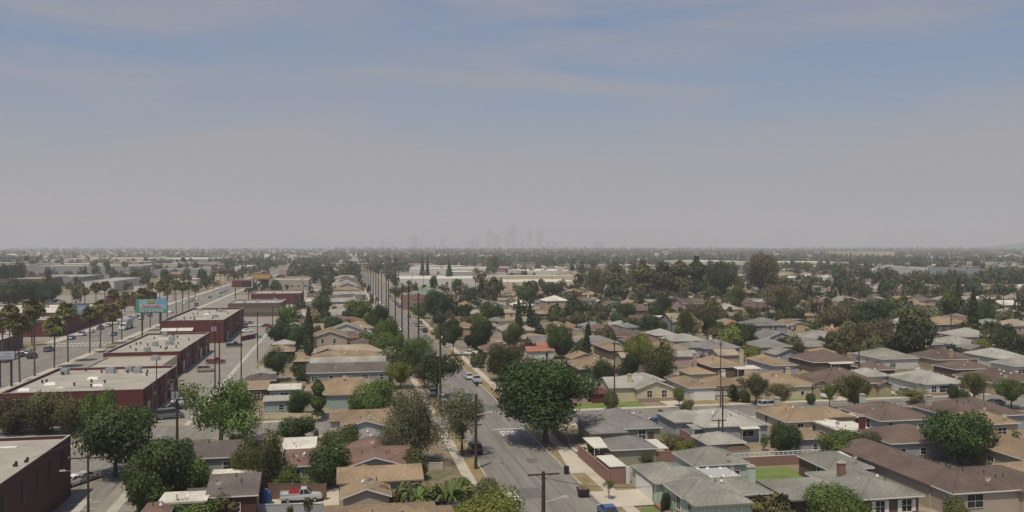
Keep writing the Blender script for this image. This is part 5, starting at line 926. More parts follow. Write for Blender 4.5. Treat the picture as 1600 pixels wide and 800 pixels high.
# ================================================================== hand-placed trees: px, base row, crown width px, top row, shape, leaf, label, base fraction
HT = [
 (853, 693, 152, 566, 'ficus', 'ficus', 'huge round dark green street tree at the corner with the stop lettering', .27),
 (650, 726, 112, 612, 'pepper', 'greygreen', 'large grey-green pepper tree left of the parked dark car', .12),
 (722, 713, 74, 612, 'loose', 'greygreen', 'open-branched grey-green street tree over the parked dark car', .34),
 (645, 752, 58, 706, 'bush', 'olive', 'dark shrub at the foot of the grey-green pepper tree', .04),
 (764, 842, 142, 769, 'bigbush', 'yellow', 'big clipped yellow-green bush at the bottom edge', .05),
 (762, 778, 42, 750, 'bush', 'greygreen', 'spiky juniper shrub at the kerb above the clipped yellow-green bush', .03),
 (722, 782, 50, 752, 'bush', 'green', 'small green shrub right of the banana plants', .03),
 (157, 690, 58, 613, 'round', 'green', 'bright green tree in front of the nearest red brick building', .2),
 (180, 745, 118, 640, 'round', 'dense', 'big green parking-lot tree beside the maroon corner building', .22),
 (218, 693, 38, 634, 'round', 'green', 'slim bright tree right of the big parking-lot tree', .3),
 (20, 678, 70, 622, 'round', 'brown', 'brownish tree at the left edge before the nearest red building', .1),
 (62, 678, 62, 615, 'round', 'olive', 'olive tree second from the left edge before the red building', .1),
 (108, 680, 66, 617, 'round', 'brown', 'brownish tree third from the left edge before the red building', .1),
 (345, 698, 132, 596, 'loose', 'green', 'big spreading green tree beside the transformer pole', .16),
 (248, 782, 104, 690, 'round', 'dense', 'large dark tree beside the bottom-left street', .12),
 (290, 757, 62, 692, 'round', 'dense', 'dark tree right of the large dark bottom-left tree', .12),
 (232, 806, 72, 742, 'bush', 'dense', 'dense bush above the flat pale-roofed outbuilding', .06),
 (300, 775, 60, 722, 'bush', 'green', 'leafy bush left of the brown gabled roof house', .05),
 (352, 806, 62, 768, 'bush', 'olive', 'olive shrubs in front of the brown gabled roof house', .04),
 (300, 822, 80, 785, 'bush', 'green', 'green shrubs along the very bottom left of centre', .04),
 (412, 764, 76, 676, 'loose', 'olive', 'tall olive tree between the long grey-brown roof and the white flat roof', .08),
 (378, 760, 40, 706, 'loose', 'olive', 'thin olive tree behind the pale patio roof', .1),
 (467, 688, 62, 652, 'bush', 'dense', 'smooth round dark bush beside the cross street', .04),
 (512, 762, 64, 700, 'round', 'dense', 'very dark tree between the two red-brown roofs', .1),
 (541, 718, 72, 670, 'round', 'green', 'green tree in front of the grey gabled house', .12),
 (448, 768, 46, 732, 'bush', 'green', 'bright shrub by the fence behind the white pickup', .03),
 (482, 766, 50, 742, 'bush', 'greygreen', 'grey-green shrub under the small porch', .03),
 (588, 652, 78, 596, 'round', 'green', 'bright green tree in front of the long teal house', .2),
 (626, 607, 42, 566, 'round', 'yellow', 'light green young tree beside the road sidewalk', .25),
 (497, 658, 26, 594, 'tallloose', 'green', 'narrow green tree left of the teal house window', .15),
 (466, 648, 44, 611, 'round', 'dense', 'dark shrub-like tree left of the narrow green tree', .1),
 (560, 650, 40, 622, 'bush', 'green', 'low green tree between narrow tree and bright tree', .1),
 (683, 622, 74, 550, 'loose', 'dense', 'street tree with spreading crown in front of the tall pole', .34),
 (655, 592, 46, 527, 'loose', 'green', 'street tree behind the spreading street tree, left kerb', .3),
 (628, 585, 52, 553, 'bush', 'dark', 'dark hedge-like bush at the front of the long roofs', .04),
 (663, 607, 40, 562, 'loose', 'olive', 'thin street tree between the two left kerb street trees', .3),
 (708, 557, 32, 508, 'round', 'dense', 'round street tree on the right kerb by the side street', .45),
 (693, 543, 8, 530, 'bush', 'dark', 'small clipped bush by the right kerb', .1),
 (752, 548, 34, 504, 'round', 'dark', 'dark tree left of the red-brown hip-roofed house', .1),
 (783, 596, 60, 538, 'round', 'olive', 'dusky round tree on the right kerb before the white pickup', .22),
 (732, 552, 14, 523, 'round', 'dark', 'small dark ball tree on the corner lawn', .4),
 (433, 595, 48, 546, 'loose', 'dense', 'bushy tree beside the alley garages', .2),
 (482, 556, 15, 479, 'cypress', 'dark', 'tall dark cypress beside the two-storey beige gabled house', .02),
 (440, 540, 48, 504, 'round', 'dark', 'dark round tree by the alley left of the cypress', .08),
 (465, 545, 30, 508, 'round', 'dense', 'green bush-like tree just left of the cypress', .08),
 (526, 522, 42, 496, 'bush', 'dark', 'dark mounded tree behind the two-storey beige gabled house', .05),
 (503, 492, 30, 462, 'round', 'dense', 'dark tree at the top end of the alley roofs', .1),
 (560, 508, 40, 470, 'round', 'green', 'leafy tree by the left kerb far up the road', .15),
 (590, 520, 40, 478, 'round', 'dense', 'dense street tree on the left kerb far up the road', .15),
 (605, 545, 40, 500, 'round', 'green', 'green street tree left of the tall poles', .15),
 (620, 560, 34, 520, 'loose', 'green', 'pale green street tree at the left kerb near the white van', .2),
 (596, 560, 50, 522, 'bush', 'green', 'wide hedge-like trees beyond the sandy roof', .06),
 (514, 606, 40, 590, 'bush', 'green', 'small bush among the long roofs', .04) if False else (472, 594, 40, 572, 'bush', 'dense', 'clipped hedge by the small cottage', .03),
 (942, 612, 50, 562, 'loose', 'dark', 'dark purple-green tree just right of the big round street tree', .15),
 (956, 642, 30, 614, 'bush', 'olive', 'grey-green bush at the foot of the pole before the cream house', .04),
 (998, 576, 44, 524, 'round', 'yellow', 'bright green tree between the tan roofs', .15),
 (1030, 600, 58, 533, 'loose', 'olive', 'large olive tree behind the cream gabled house', .12),
 (981, 604, 38, 556, 'round', 'dark', 'dark round tree left of the large olive tree', .15),
 (985, 598, 26, 578, 'bush', 'yellow', 'light bush behind the chimney of the cream gabled house', .04),
 (1020, 524, 44, 494, 'round', 'dark', 'dark round tree behind the red-brown hip-roofed house', .12),
 (1162, 540, 42, 507, 'round', 'dark', 'dark round tree in front of the two-storey house', .1),
 (1172, 560, 34, 541, 'bush', 'yellow', 'light green bush beside the lavender house', .05),
 (1181, 632, 44, 584, 'loose', 'olive', 'olive street tree right of the white chimney', .25),
 (1217, 638, 42, 600, 'loose', 'brown', 'brownish street tree above the parked silver car', .3),
 (1147, 628, 20, 602, 'bush', 'dark', 'dark clipped shrub beside the white garage door', .04),
 (1165, 629, 24, 610, 'bush', 'olive', 'second clipped shrub along the tan house front', .04),
 (1061, 636, 22, 606, 'loose', 'yellow', 'thin young tree at the right corner of the cream gabled house', .3),
 (1074, 645, 22, 626, 'bush', 'olive', 'shrub at the drive corner right of the cream gabled house', .04),
 (1085, 520, 36, 474, 'loose', 'brown', 'sparse brownish tree with visible limbs, right of the pole', .3),
 (1072, 532, 30, 484, 'loose', 'olive', 'sparse tall tree just left of the brownish one', .3),
 (1335, 641, 52, 588, 'round', 'olive', 'dense olive street tree before the brown house with arched porch', .24),
 (1296, 639, 24, 600, 'loose', 'yellow', 'slender yellow-green street tree beside the white van', .4),
 (1522, 636, 44, 584, 'loose', 'olive', 'olive street tree beside the white hip-roofed house', .4),
 (1580, 638, 44, 594, 'round', 'green', 'round green street tree near the right edge', .3),
 (1428, 643, 52, 610, 'umbrella', 'yellow', 'flat-topped yellow-green street tree before the white house drive', .4),
 (1539, 555, 36, 532, 'bush', 'yellow', 'bright yellow-green tree between two pale roofs at right', .08),
 (1441, 562, 20, 540, 'cypress', 'yellow', 'bright green pointed shrub in front of the pink house', .03),
 (1582, 560, 44, 520, 'round', 'dark', 'dark leafy tree at the right edge behind the pale roofs', .1),
 (1376, 552, 66, 500, 'round', 'brown', 'big dusky tree right of the orange-roofed lavender house', .15),
 (1310, 520, 60, 478, 'round', 'brown', 'broad dusky tree behind the orange roof, left part', .12),
 (1355, 522, 66, 470, 'round', 'dark', 'broad dark tree behind the orange roof, right part', .12),
 (1430, 520, 46, 483, 'round', 'dark', 'dark green round tree left of the large tan roof', .2),
 (1541, 512, 28, 473, 'round', 'dense', 'rounded green tree behind the green-roofed house', .1),
 (1497, 490, 17, 436, 'conifer', 'dark', 'tall dark conifer standing above the roofs at right', .04),
 (1484, 492, 22, 456, 'round', 'green', 'green tree just left of the tall dark conifer', .1),
 (1500, 726, 106, 644, 'round', 'dense', 'big leafy tree behind the very long brown duplex', .15),
 (1311, 722, 64, 677, 'round', 'green', 'round green yard tree above the dark brown cottage', .12),
 (1354, 722, 44, 677, 'round', 'olive', 'olive yard tree right of the round green one', .1),
 (1314, 838, 130, 768, 'bigbush', 'green', 'wide green treetop at the bottom edge before the dark brown house', .06),
 (1497, 826, 48, 782, 'bush', 'olive', 'bushes at the bottom below the long brown duplex', .05),
 (1305, 655, 14, 640, 'bush', 'dense', 'small clipped round bush at the kerb of the cross street', .04),
 (1226, 712, 50, 664, 'round', 'dense', 'dark yard tree behind the lattice wall', .12),
 (1040, 802, 18, 772, 'bush', 'dark', 'clipped dark barrel-shaped shrub beside the mint green house', .02),
 (951, 781, 20, 753, 'umbrella', 'green', 'young sapling with round head beside the concrete drive', .5),
 (963, 716, 40, 700, 'bush', 'dense', 'low dark shrubs behind the small grey garage', .03),
 (1012, 722, 46, 703, 'bush', 'olive', 'low olive shrubs left of the pink wall', .03),
 (1052, 705, 40, 680, 'loose', 'brown', 'reddish-brown garden shrubs between the grey houses', .05),
 (1070, 712, 34, 690, 'bush', 'yellow', 'yellow-green garden shrub beside the grey garage', .03),
 (925, 706, 26, 682, 'bush', 'olive', 'grey-green shrub by the gate of the shaded grey house', .03),
 (1268, 632, 18, 616, 'bush', 'dense', 'clipped green shrub before the wide cream house', .03),
 (1488, 622, 18, 602, 'bush', 'dark', 'round dark shrub before the white hip-roofed house', .03),
 (1502, 622, 26, 611, 'bush', 'dense', 'low hedge before the white hip-roofed house', .03),
 (1375, 583, 44, 572, 'bush', 'dense', 'long hedge behind the white hip-roofed house', .03),
 (962, 470, 34, 412, 'tallloose', 'brown', 'tall ragged eucalyptus, first at the left of the tall tree row', .1),
 (930, 462, 30, 420, 'round', 'olive', 'yellow-topped tree at the left foot of the tall tree row', .1),
 (1005, 466, 40, 408, 'tallloose', 'olive', 'second tall eucalyptus of the tree row', .1),
 (1035, 468, 44, 410, 'tallloose', 'brown', 'third tall rusty eucalyptus of the tree row', .1),
 (1062, 468, 40, 408, 'tallloose', 'olive', 'fourth tall eucalyptus of the tree row', .1),
 (1088, 464, 36, 402, 'tallloose', 'dark', 'fifth tall dark eucalyptus of the tree row', .1),
 (1125, 466, 44, 410, 'round', 'dark', 'dark broad tree at the right end of the tall tree row', .12),
 (1190, 462, 52, 398, 'round', 'brown', 'large rusty brown round tree clump right of centre', .15),
 (1033, 500, 40, 462, 'round', 'dense', 'dense green round tree with a flat top below the tree row', .12),
 (978, 500, 30, 474, 'round', 'dark', 'dark magnolia-like tree among the middle roofs', .1),
 (1214, 480, 8, 440, 'cypress', 'brown', 'slim brown cypress standing between trees right of centre', .02),
 (1148, 488, 40, 448, 'round', 'olive', 'olive round tree below the pale house cluster', .1),
 (1225, 492, 60, 446, 'round', 'brown', 'broad dusky tree beside the slim brown cypress', .1),
 (684, 505, 42, 455, 'round', 'dark', 'large dark tree by the road near the pink building', .1),
 (660, 498, 30, 470, 'round', 'green', 'leafy tree at the right kerb before the pink building', .12),
 (863, 470, 32, 442, 'round', 'dark', 'flat-topped dark green tree in the middle distance', .2),
 (822, 476, 32, 448, 'round', 'dense', 'dense green tree in front of the low red roof', .12),
 (752, 470, 22, 436, 'conifer', 'dark', 'dark pointed conifer among middle roofs', .05),
 (877, 560, 44, 514, 'round', 'dense', 'green tree right behind the red tile roof', .12),
 (800, 545, 30, 505, 'round', 'olive', 'olive tree between the grey-green and tan roofs', .15),
 (618, 425, 9, 398, 'conifer', 'dark', 'ragged pine at the left of the cream-roofed warehouses', .05),
 (660, 432, 10, 402, 'conifer', 'dark', 'leaning ragged pine before the cream warehouse roofs, left of a pair', .05),
 (668, 432, 9, 400, 'conifer', 'dark', 'ragged pine before the cream warehouse roofs, right of a pair', .05),
 (702, 440, 16, 408, 'conifer', 'dark', 'thick dark pine before the warehouse yard', .05),
 (772, 428, 20, 400, 'round', 'olive', 'olive tree standing beyond the warehouse yard', .1),
 (25, 478, 60, 440, 'round', 'dark', 'dark park tree at the left edge beyond the shops', .15),
 (60, 474, 60, 442, 'round', 'dark', 'dark park tree right of the left-edge one', .15),
 (80, 472, 30, 444, 'round', 'dense', 'last dark park tree above the parked cars', .15),
 (5, 450, 20, 415, 'round', 'dark', 'dark tall tree at the far left edge', .1),
 (28, 448, 26, 412, 'round', 'dark', 'dark tree left of the tan warehouse', .1),
]
for i, a in enumerate(HT):
    px, pb, pw, pt, k, lf, lab = a[:7]
    shrub = k == 'bush' or k == 'bigbush' or 'shrub' in lab or 'bush' in lab
    TP(px, pb, pw, pt, k, lf, lab, base=a[7], name='shrub' if shrub else 'tree', cat='shrub' if shrub else 'tree')
# banana plants by the road
LF = {}
def banana(x, y, h, label, seed):
    g = random.Random(seed); t = thing('banana_plant', label, 'banana plant', (x, y, 0), g.uniform(0, 6)); b = MB()
    for k in range(3): a = g.uniform(0, 6); b.tube((0.3 * math.cos(a), .3 * math.sin(a), 0), (.55 * math.cos(a), .55 * math.sin(a), h * .6), .15, .09, 7)
    obj('stem', b.mesh('stem', M['palmbark']), t); Q = []; T = []
    for k in range(30):
        a = k * 2.4 + g.uniform(-.3, .3); L_ = g.uniform(1.5, 2.6); up = g.uniform(.2, 1.5); w = g.uniform(.18, .34); pr = None; d = (math.cos(a), math.sin(a)); s = (-d[1], d[0]); tn = g.uniform(.0, .8)
        for j in range(7):
            f = j / 6; r = .35 + L_ * f; z = h * .55 + up * L_ * .55 * math.sin(f * 2.2) - .6 * f * f; ww = w * math.sin(math.pi * (f * .86 + .1)); p = (d[0] * r, d[1] * r, z)
            l = (p[0] + s[0] * ww, p[1] + s[1] * ww, z + .08); rr_ = (p[0] - s[0] * ww, p[1] - s[1] * ww, z + .08)
            if pr: Q.append([pr[0], pr[1], p, l]); Q.append([pr[0], p, p, rr_]) if False else Q.append([pr[0], p, rr_, pr[2]]); T += [tn, tn * .85]; Q[-2] = [pr[0], p, l, pr[1]]
            pr = (p, l, rr_)
    c = obj('leaves', quadmesh('leaves', np.array(Q), [LEAF['palm'] if seed % 2 else LEAF['green']], T), t)
for i, (px, py, h, lab) in enumerate([(622, 800, 3.4, 'banana plant with drooping leaves over the tan roof edge, leftmost of the clump'), (652, 808, 4.0, 'banana plant with ragged leaves, second from left in the clump'), (676, 800, 3.6, 'banana plant in the middle of the clump above the white car'), (700, 806, 4.4, 'tall banana plant nearest the clipped yellow-green bush'), (716, 792, 3.0, 'small banana plant at the right end of the clump by the sidewalk')]):
    banana(*G(px, py), h, lab, i + 3)
# sago palm clump by the mint house
x, y = G(1219, 812); 
for i, (dx, dy, s) in enumerate(((0, 0, 1.9), (-1.9, 1.4, 1.4), (1.8, 1.0, 1.5))): palm(x + dx, y + dy, 1.6 + s * .5, ['spiky low fan palm beside the mint green house, the largest of three', 'small fan palm at the left of the low palm clump', 'small fan palm at the right of the low palm clump'][i], group='low fan palms by the mint house', cr=s, v=i, skirt=False)
# ---- palms along the boulevard
PN = 0
near_rows = [(33, 598, 505), (68, 588, 482), (106, 575, 508), (126, 566, 484), (152, 552, 490), (172, 545, 479), (187, 537, 489), (205, 531, 476), (262, 517, 458), (273, 512, 462), (284, 506, 447), (294, 501, 452), (304, 495, 444), (312, 491, 447), (319, 487, 446), (325, 483, 450)]
for i, (px, pb, pt) in enumerate(near_rows):
    x, y = G(px, pb); x = -77.2; D = depth(x, y); h = HC - (pt - 387) * D / F
    palm(x, y, h + 1.3, 'fan palm on the near boulevard kerb, %s' % ('nearest, by the low red bay' if i == 0 else ['', 'tall and shaggy over the red roof', 'short, right of the tall shaggy one', 'tall, left of the crosswalk', 'short, at the crosswalk', 'tall, left of the white truck', 'short, beside the white truck'][i] if i < 7 else '%s beyond the green billboard' % ['nearest', 'second', 'third', 'fourth', 'fifth', 'sixth', 'seventh', 'eighth', 'ninth', 'tenth'][i - 7]), group='fan palms lining the boulevard', v=i, cr=R.uniform(2.6, 3.2) if i < 7 else R.uniform(2.0, 2.9), lean=R.uniform(-.035, .035))
far_row = [(4, 560, 498), (14, 550, 486), (50, 540, 505), (133, 505, 455), (150, 500, 448), (163, 497, 446), (178, 493, 458), (195, 488, 462), (210, 485, 462), (222, 481, 457), (236, 477, 446), (262, 471, 440), (272, 469, 441), (286, 466, 433), (295, 463, 434), (333, 453, 428), (345, 450, 425), (352, 447, 427), (362, 443, 428), (372, 440, 426), (380, 437, 425), (392, 434, 424)]
for i, (px, pb, pt) in enumerate(far_row):
    x, y = G(px, pb); D = depth(x, y); h = HC - (pt - 387) * D / F
    palm(x, y, h + 1.2, 'fan palm across the boulevard, %s' % (['at the left edge', 'second from the left edge', 'before the long shop row', 'left of the blue billboard', 'tallest behind the blue billboard', 'right of the blue billboard'][i] if i < 6 else '%s of the row running right from the blue billboard' % ['first', 'second', 'third', 'fourth', 'fifth', 'sixth', 'seventh', 'eighth', 'ninth', 'tenth', 'eleventh', 'twelfth', 'thirteenth', 'fourteenth', 'fifteenth', 'sixteenth'][i - 6]), group='fan palms lining the boulevard', v=i + 1, cr=R.uniform(1.9, 2.8), lean=R.uniform(-.04, .04))
for i, (px, pb, pt) in enumerate([(41, 430, 403), (50, 426, 408), (59, 423, 404), (64, 418, 400), (148, 430, 409), (165, 436, 411), (195, 440, 412), (228, 424, 404), (286, 430, 405), (150, 440, 418), (1070, 472, 448)]):
    x, y = G(px, pb); D = depth(x, y); palm(x, y, HC - (pt - 387) * D / F + 1.2, 'slender fan palm silhouetted %s' % ['left of the tan warehouse, leftmost of four', 'left of the tan warehouse, second of four', 'left of the tan warehouse, third of four', 'at the tan warehouse corner, fourth of four', 'before the huge grey warehouse', 'right of the grey warehouse front, alone', 'with a dark ivy-covered trunk by the warehouse end', 'above the long saw-roofed warehouse', 'at the right part of the saw-roofed warehouse', 'lower one before the huge grey warehouse', 'rising from the middle roofs, alone right of centre'][i], v=i, cr=3.2)

# ---- utility poles
rowp = [(82, 11.0), (126, 11.2), (172, 18.0), (222, 21.5), (256, 21.5), (284, 21.5), (320, 21.5), (366, 21), (386, 21), (430, 21), (470, 21), (505, 21), (550, 20), (600, 20), (655, 20), (715, 20), (780, 20)]
on = ['nearest, with a single wide crossarm', 'beside the grey-green street tree', 'dark, in front of the spreading street tree', 'tall, above the street trees', 'second tall one above the street trees', 'third tall one above the street trees', 'fourth tall one', 'fifth tall one', 'sixth tall one', 'seventh tall one', 'eighth tall one', 'ninth tall one', 'tenth tall one', 'eleventh tall one', 'twelfth tall one', 'thirteenth tall one', 'farthest tall one']
for i, (y, h) in enumerate(rowp):
    arms = ((.25, 4.0 * .8),) if i == 0 else ((.5, 2.4), (2.2, 2.4)) if i in (2, 4, 6) else ((.5, 2.2), (1.8, 3.0)) if i > 2 else ((4.5, 1.8),)
    pole(19.4 if i != 1 else 19.5, y, h, 'wooden utility pole on the left kerb, %s' % on[i], arms=arms, lamp=1 if i in (0, 1, 2) else 0, r=.23, group='utility poles along the residential road')
for i in range(2, 9):
    for k in (-1.0, 1.0): y1, h1 = rowp[i]; y2, h2 = rowp[i + 1]; wire((19.4 + k, y1, h1 - .35), (19.4 + k, y2, h2 - .35), .8, 'thin overhead wire on the %s side of the tall kerb poles, %s span' % ('left' if k < 0 else 'right', ['nearest', 'second', 'third', 'fourth', 'fifth', 'sixth', 'seventh'][i - 2]))
for px, pb, pt, lab, kw in [
    (960, 641, 533, 'dark wooden pole in front of the cream gabled house', dict(arms=((.5, 1.2),), lamp=-1)),
    (1129, 708, 606, 'right one of the twin dark poles behind the lattice wall', dict(arms=((.4, 3.2), (1.3, 2.6)))),
    (1123, 707, 655, 'left, shorter one of the twin dark poles behind the lattice wall', dict(arms=((.25, 2.4),))),
    (1126, 637, 533, 'thin tall pole by the white garage door across the street', dict(arms=((.6, .8),), r=.11)),
    (1320, 578, 526, 'left one of the twin tall poles by the flat white patio cover', dict(arms=((.4, 1.6),))),
    (1342, 592, 528, 'right one of the twin tall poles by the flat white patio cover', dict(arms=((.5, 2.6),))),
    (1274, 530, 493, 'tall pole left of the orange-roofed lavender house', dict()),
    (1486, 532, 488, 'thin tall pole between the tan roof and the long pale roof', dict(arms=((2.5, 1.6),))),
    (1537, 634, 590, 'slim pale light pole beside the dark parked sedan', dict(arms=(), lamp=-1, r=.09)),
    (1461, 548, 518, 'slim lamp pole in front of the pink house', dict(arms=(), lamp=1, r=.09)),
    (908, 494, 430, 'dark pole behind the green-walled house', dict()) ,
    (948, 545, 500, 'thin pole above the long tan hip roof', dict(r=.08, arms=())),
    (1049, 526, 494, 'tall dark pole right of the pale hip roof', dict(trans=1)),
    (1118, 500, 462, 'tall thin pole in front of the red-brown roofed house', dict(arms=((.5, 1.4),))),
    (902, 572, 540, 'pole just right of the big round street tree top', dict()),
    (808, 534, 492, 'pole among the tan roofs in the middle', dict()),
    (751, 507, 468, 'pole beside the pale grey roofed house by the road', dict()),
    (941, 480, 452, 'small pole in the middle distance by the plum tree', dict()),
    (343, 606, 502, 'right one of the paired poles in the alley parking', dict(arms=())),
    (336, 608, 500, 'left one of the paired poles in the alley parking', dict(arms=((.6, 2.4),), trans=2)),
    (377, 603, 503, 'dark pole at the gutter line of the alley', dict(arms=((.5, 2.2),))),
    (402.5, 566, 486, 'pole beyond the gutter-line pole in the alley', dict(arms=((.4, 2.0),))),
    (426, 520, 478, 'pole beside the cars parked before the brown office', dict()), (440, 512, 470, 'second pole beyond the parked cars in the alley', dict()), (446, 508, 468, 'third pole beyond the parked cars in the alley', dict()), (452, 502, 462, 'fourth pole beyond the parked cars in the alley', dict()),
    (461, 497, 458, 'fifth pole beyond the parked cars in the alley', dict()), (474, 482, 440, 'thick pole with transformers at the alley end', dict(trans=2, arms=((.5, 3), (1.5, 3)))), (481, 474, 446, 'farthest pole at the alley end', dict()),
    (245, 662, 562, 'thin pole at the corner of the nearest red building', dict(arms=(), r=.11)),
    (277, 725, 590, 'thick transformer pole left of the big spreading tree', dict(arms=((.5, 2.2), (1.9, 2.2)), trans=2, r=.2, drop=.6)),
    (138, 812, 712, 'wooden pole over the bottom-left parking lot', dict(arms=((.3, 4.6), (2.6, 3.0)), lamp=-1.3)),
    (66, 672, 640, 'parking-lot lamp post with twin heads before the brownish trees', dict(arms=((.1, 1.6),), r=.07)),
    (86, 560, 520, 'slim signal post at the boulevard crosswalk', dict(arms=(), r=.07)),
]: PP(px, pb, pt, lab, **kw)
for i in range(26):     # poles along the back lot lines of the farther rows
    y = 225 + 131 * (i // 5) + R.uniform(-4, 4); x = 62 + (i % 5) * 62 + R.uniform(-6, 6)
    if in_view(x, y) and depth(x, y) > 380: pole(x, y, 12 + R.uniform(-1, 2), 'back-lot utility pole, %s from the road in the %s row of blocks' % (['first', 'second', 'third', 'fourth', 'fifth'][i % 5], ['first', 'second', 'third', 'fourth', 'fifth', 'sixth'][i // 5]), group='back-lot utility poles')
# guy wires and service drops that show near the bottom left and centre
wire((-34.2, 104, 9.5), (-30.5, 158, 8.6), 1.2, 'overhead wire crossing the bottom-left parking lot'); wire((19.5, 82, 9), (19.5, 126, 10), .6, 'overhead wire between the two nearest kerb poles')

wp = [(25.8 - 6.4, 126, 10.8), (19.4, 172, 17.6)]
drops = [((19.4, 126, 10.8), (19.4, 172, 17.6), 'overhead wire rising from the near kerb pole to the dark pole beyond'), ((19.4, 126, 10.2), (6, 118, 4), 'service wire from the near kerb pole to the red-brown roof'), ((19.4, 126, 10.2), (40, 131, 3.6), 'service wire crossing the road to the pink shed'),
 ((19.4, 172, 14), (3, 186, 4.5), 'service wire from the dark kerb pole to the long teal house'), ((19.4, 172, 15), (44, 181, 5), 'service wire crossing the road to the cream gabled house'), ((19.4, 82, 10.4), (38, 96, 5), 'service wire over the near kerb toward the mint green house'),
 ((55.2, 119.5, 9.6), (70, 104, 4.6), 'service wire from the twin poles to the dark brown house'), ((55.2, 119.5, 9.8), (66, 134, 4.5), 'service wire from the twin poles to the pale grey house'), ((55.2, 119.5, 9.4), (49, 116, 4.4), 'short service wire from the twin poles to the mint back house'), ((55.2, 119.5, 9.2), (120, 121, 10), 'long overhead wire running right from the twin dark poles')]
for p_, q_, l_ in drops: wire(p_, q_, .7, l_, r=.028)
# ---- signs and billboards
def billboard(x, y, z0, w, h, faces, label, legs=2, rz=0, roof=0):
    t = thing('billboard', label, 'billboard', (x, y, roof), rz); b = MB(); b.box(-w / 2 - .15, -.2, z0 - .15 - roof, w / 2 + .15, .2, z0 + h + .15 - roof); obj('frame', b.mesh('frame', M['dark']), t)
    for i in range(legs): k = -w * .3 + i * w * .6 / max(1, legs - 1); b = MB(); b.tube((k, .3, 0), (k, .3, z0 + h * .6 - roof), .28, n=8); obj('leg', b.mesh('leg', M['dark']), t)
    k = 0
    for (a0, b0, a1, b1, col) in faces:
        m = mat('print_%d%d%d' % tuple(int(c * 99) for c in col), col, .5, .12, 1.2); q = MB(); e = .205 + .006 * k; q.box((a0 - .5) * w, -e, z0 + b0 * h - roof, (a1 - .5) * w, -.2, z0 + b1 * h - roof); obj('poster_panel', q.mesh('poster_panel', m), t); k += 1
    return t, .205 + .006 * k
t, e = billboard(-66.0, 322, 10.1, 10.4, 4.7, [(0, 0, 1, 1, (.25, .42, .48)), (.01, .02, .99, .25, (.06, .25, .18)), (.0, .26, .12, .98, (.10, .26, .16)), (.14, .40, .86, .60, (.52, .52, .50)), (.16, .36, .88, .40, (.05, .10, .30)), (.38, .68, .62, .92, (.20, .22, .06)), (.62, .62, .98, .97, (.16, .34, .50))], 'green and blue truck wash billboard on two posts above the boulevard')
for body, w, h, zc, m, xo in (('TRUCK WASH', 6.2, .75, .50, mat('letter_red', (.55, .03, .04), .5), 0), ('310 S ALAMEDA', 8.2, .75, .135, M['white'], .1)):
    o = obj('lettering', text_mesh(body, w, h, m, .01, .02), t, (xo, -e - .03, 10.1 + zc * 4.7)); o.rotation_euler = (math.pi / 2, 0, 0)
b = MB(); b.tube((-1.0, -e - .02, 13.6), (0, -e - .02, 14.4), .09, n=4); b.tube((0, -e - .02, 14.4), (1.0, -e - .02, 13.6), .09, n=4); b.tube((-.5, -e - .02, 13.6), (.5, -e - .02, 13.6), .12, n=4); obj('emblem', b.mesh('emblem', mat('letter_yellow', (.5, .42, .06), .5)), t)
x, y = G(118, 497, 7); billboard(x, y, 8.4, 9.2, 3.6, [(0, 0, 1, 1, (.17, .25, .36)), (.08, .2, .4, .8, (.09, .14, .32)), (.45, .3, .9, .75, (.28, .36, .44)), (.15, .35, .3, .5, (.5, .5, .5))], 'blue billboard standing on the red shop roof across the boulevard', roof=6.5)
x, y = G(378, 470); billboard(x, y, 8, 13, 5.2, [(0, 0, 1, 1, (.40, .38, .36)), (.05, .08, .95, .92, (.15, .04, .03)), (.5, .1, .94, .9, (.06, .03, .03))], 'dark red billboard with pale border between the palms')
x, y = G(409, 455); billboard(x, y, 9, 13, 4.5, [(0, 0, 1, 1, (.42, .18, .10)), (.06, .25, .94, .7, (.45, .36, .14))], 'orange and yellow billboard beyond the dark red one')
x, y = G(8, 605); billboard(x, y, 6.6, 4.2, 1.9, [(0, 0, 1, 1, (.40, .42, .44)), (.1, .15, .9, .45, (.28, .30, .31)), (.5, .6, .8, .8, (.25, .26, .27))], 'grey cabinet sign on posts at the left edge by the lower red bay')
def street_sign(px, py, h, label, shape='stop_back'):
    x, y = G(px, py); t = thing('road_sign', label, 'sign', (x, y, .1)); b = MB(); b.tube((0, 0, 0), (0, 0, h), .04, n=6); obj('post', b.mesh('post', M['metal']), t)
    b = MB(); n = 8; r = .4; V = [(r * math.cos(math.pi / 8 + i * math.pi / 4), -.06, h - .35 + r * math.sin(math.pi / 8 + i * math.pi / 4)) for i in range(n)]; V += [(x_, -.04, z_) for x_, _, z_ in V]
    b.idx(V, [tuple(reversed(range(n))), tuple(range(n, 2 * n))] + [(i, (i + 1) % n, n + (i + 1) % n, n + i) for i in range(n)]); obj('sign_plate', b.mesh('sign_plate', mat('sign_red', (.30, .02, .02), .5)), t)
    o = obj('lettering', text_mesh('STOP', .55, .24, M['white'], .01), t, (0, -.066, h - .35)); o.rotation_euler = (math.pi / 2, 0, 0)
street_sign(846, 683, 2.6, 'stop sign on its post under the big round tree')
x, y = G(840, 679); pole(x, y, 3.4, 'short grey street-name post beside the stop sign', arms=(), r=.05)

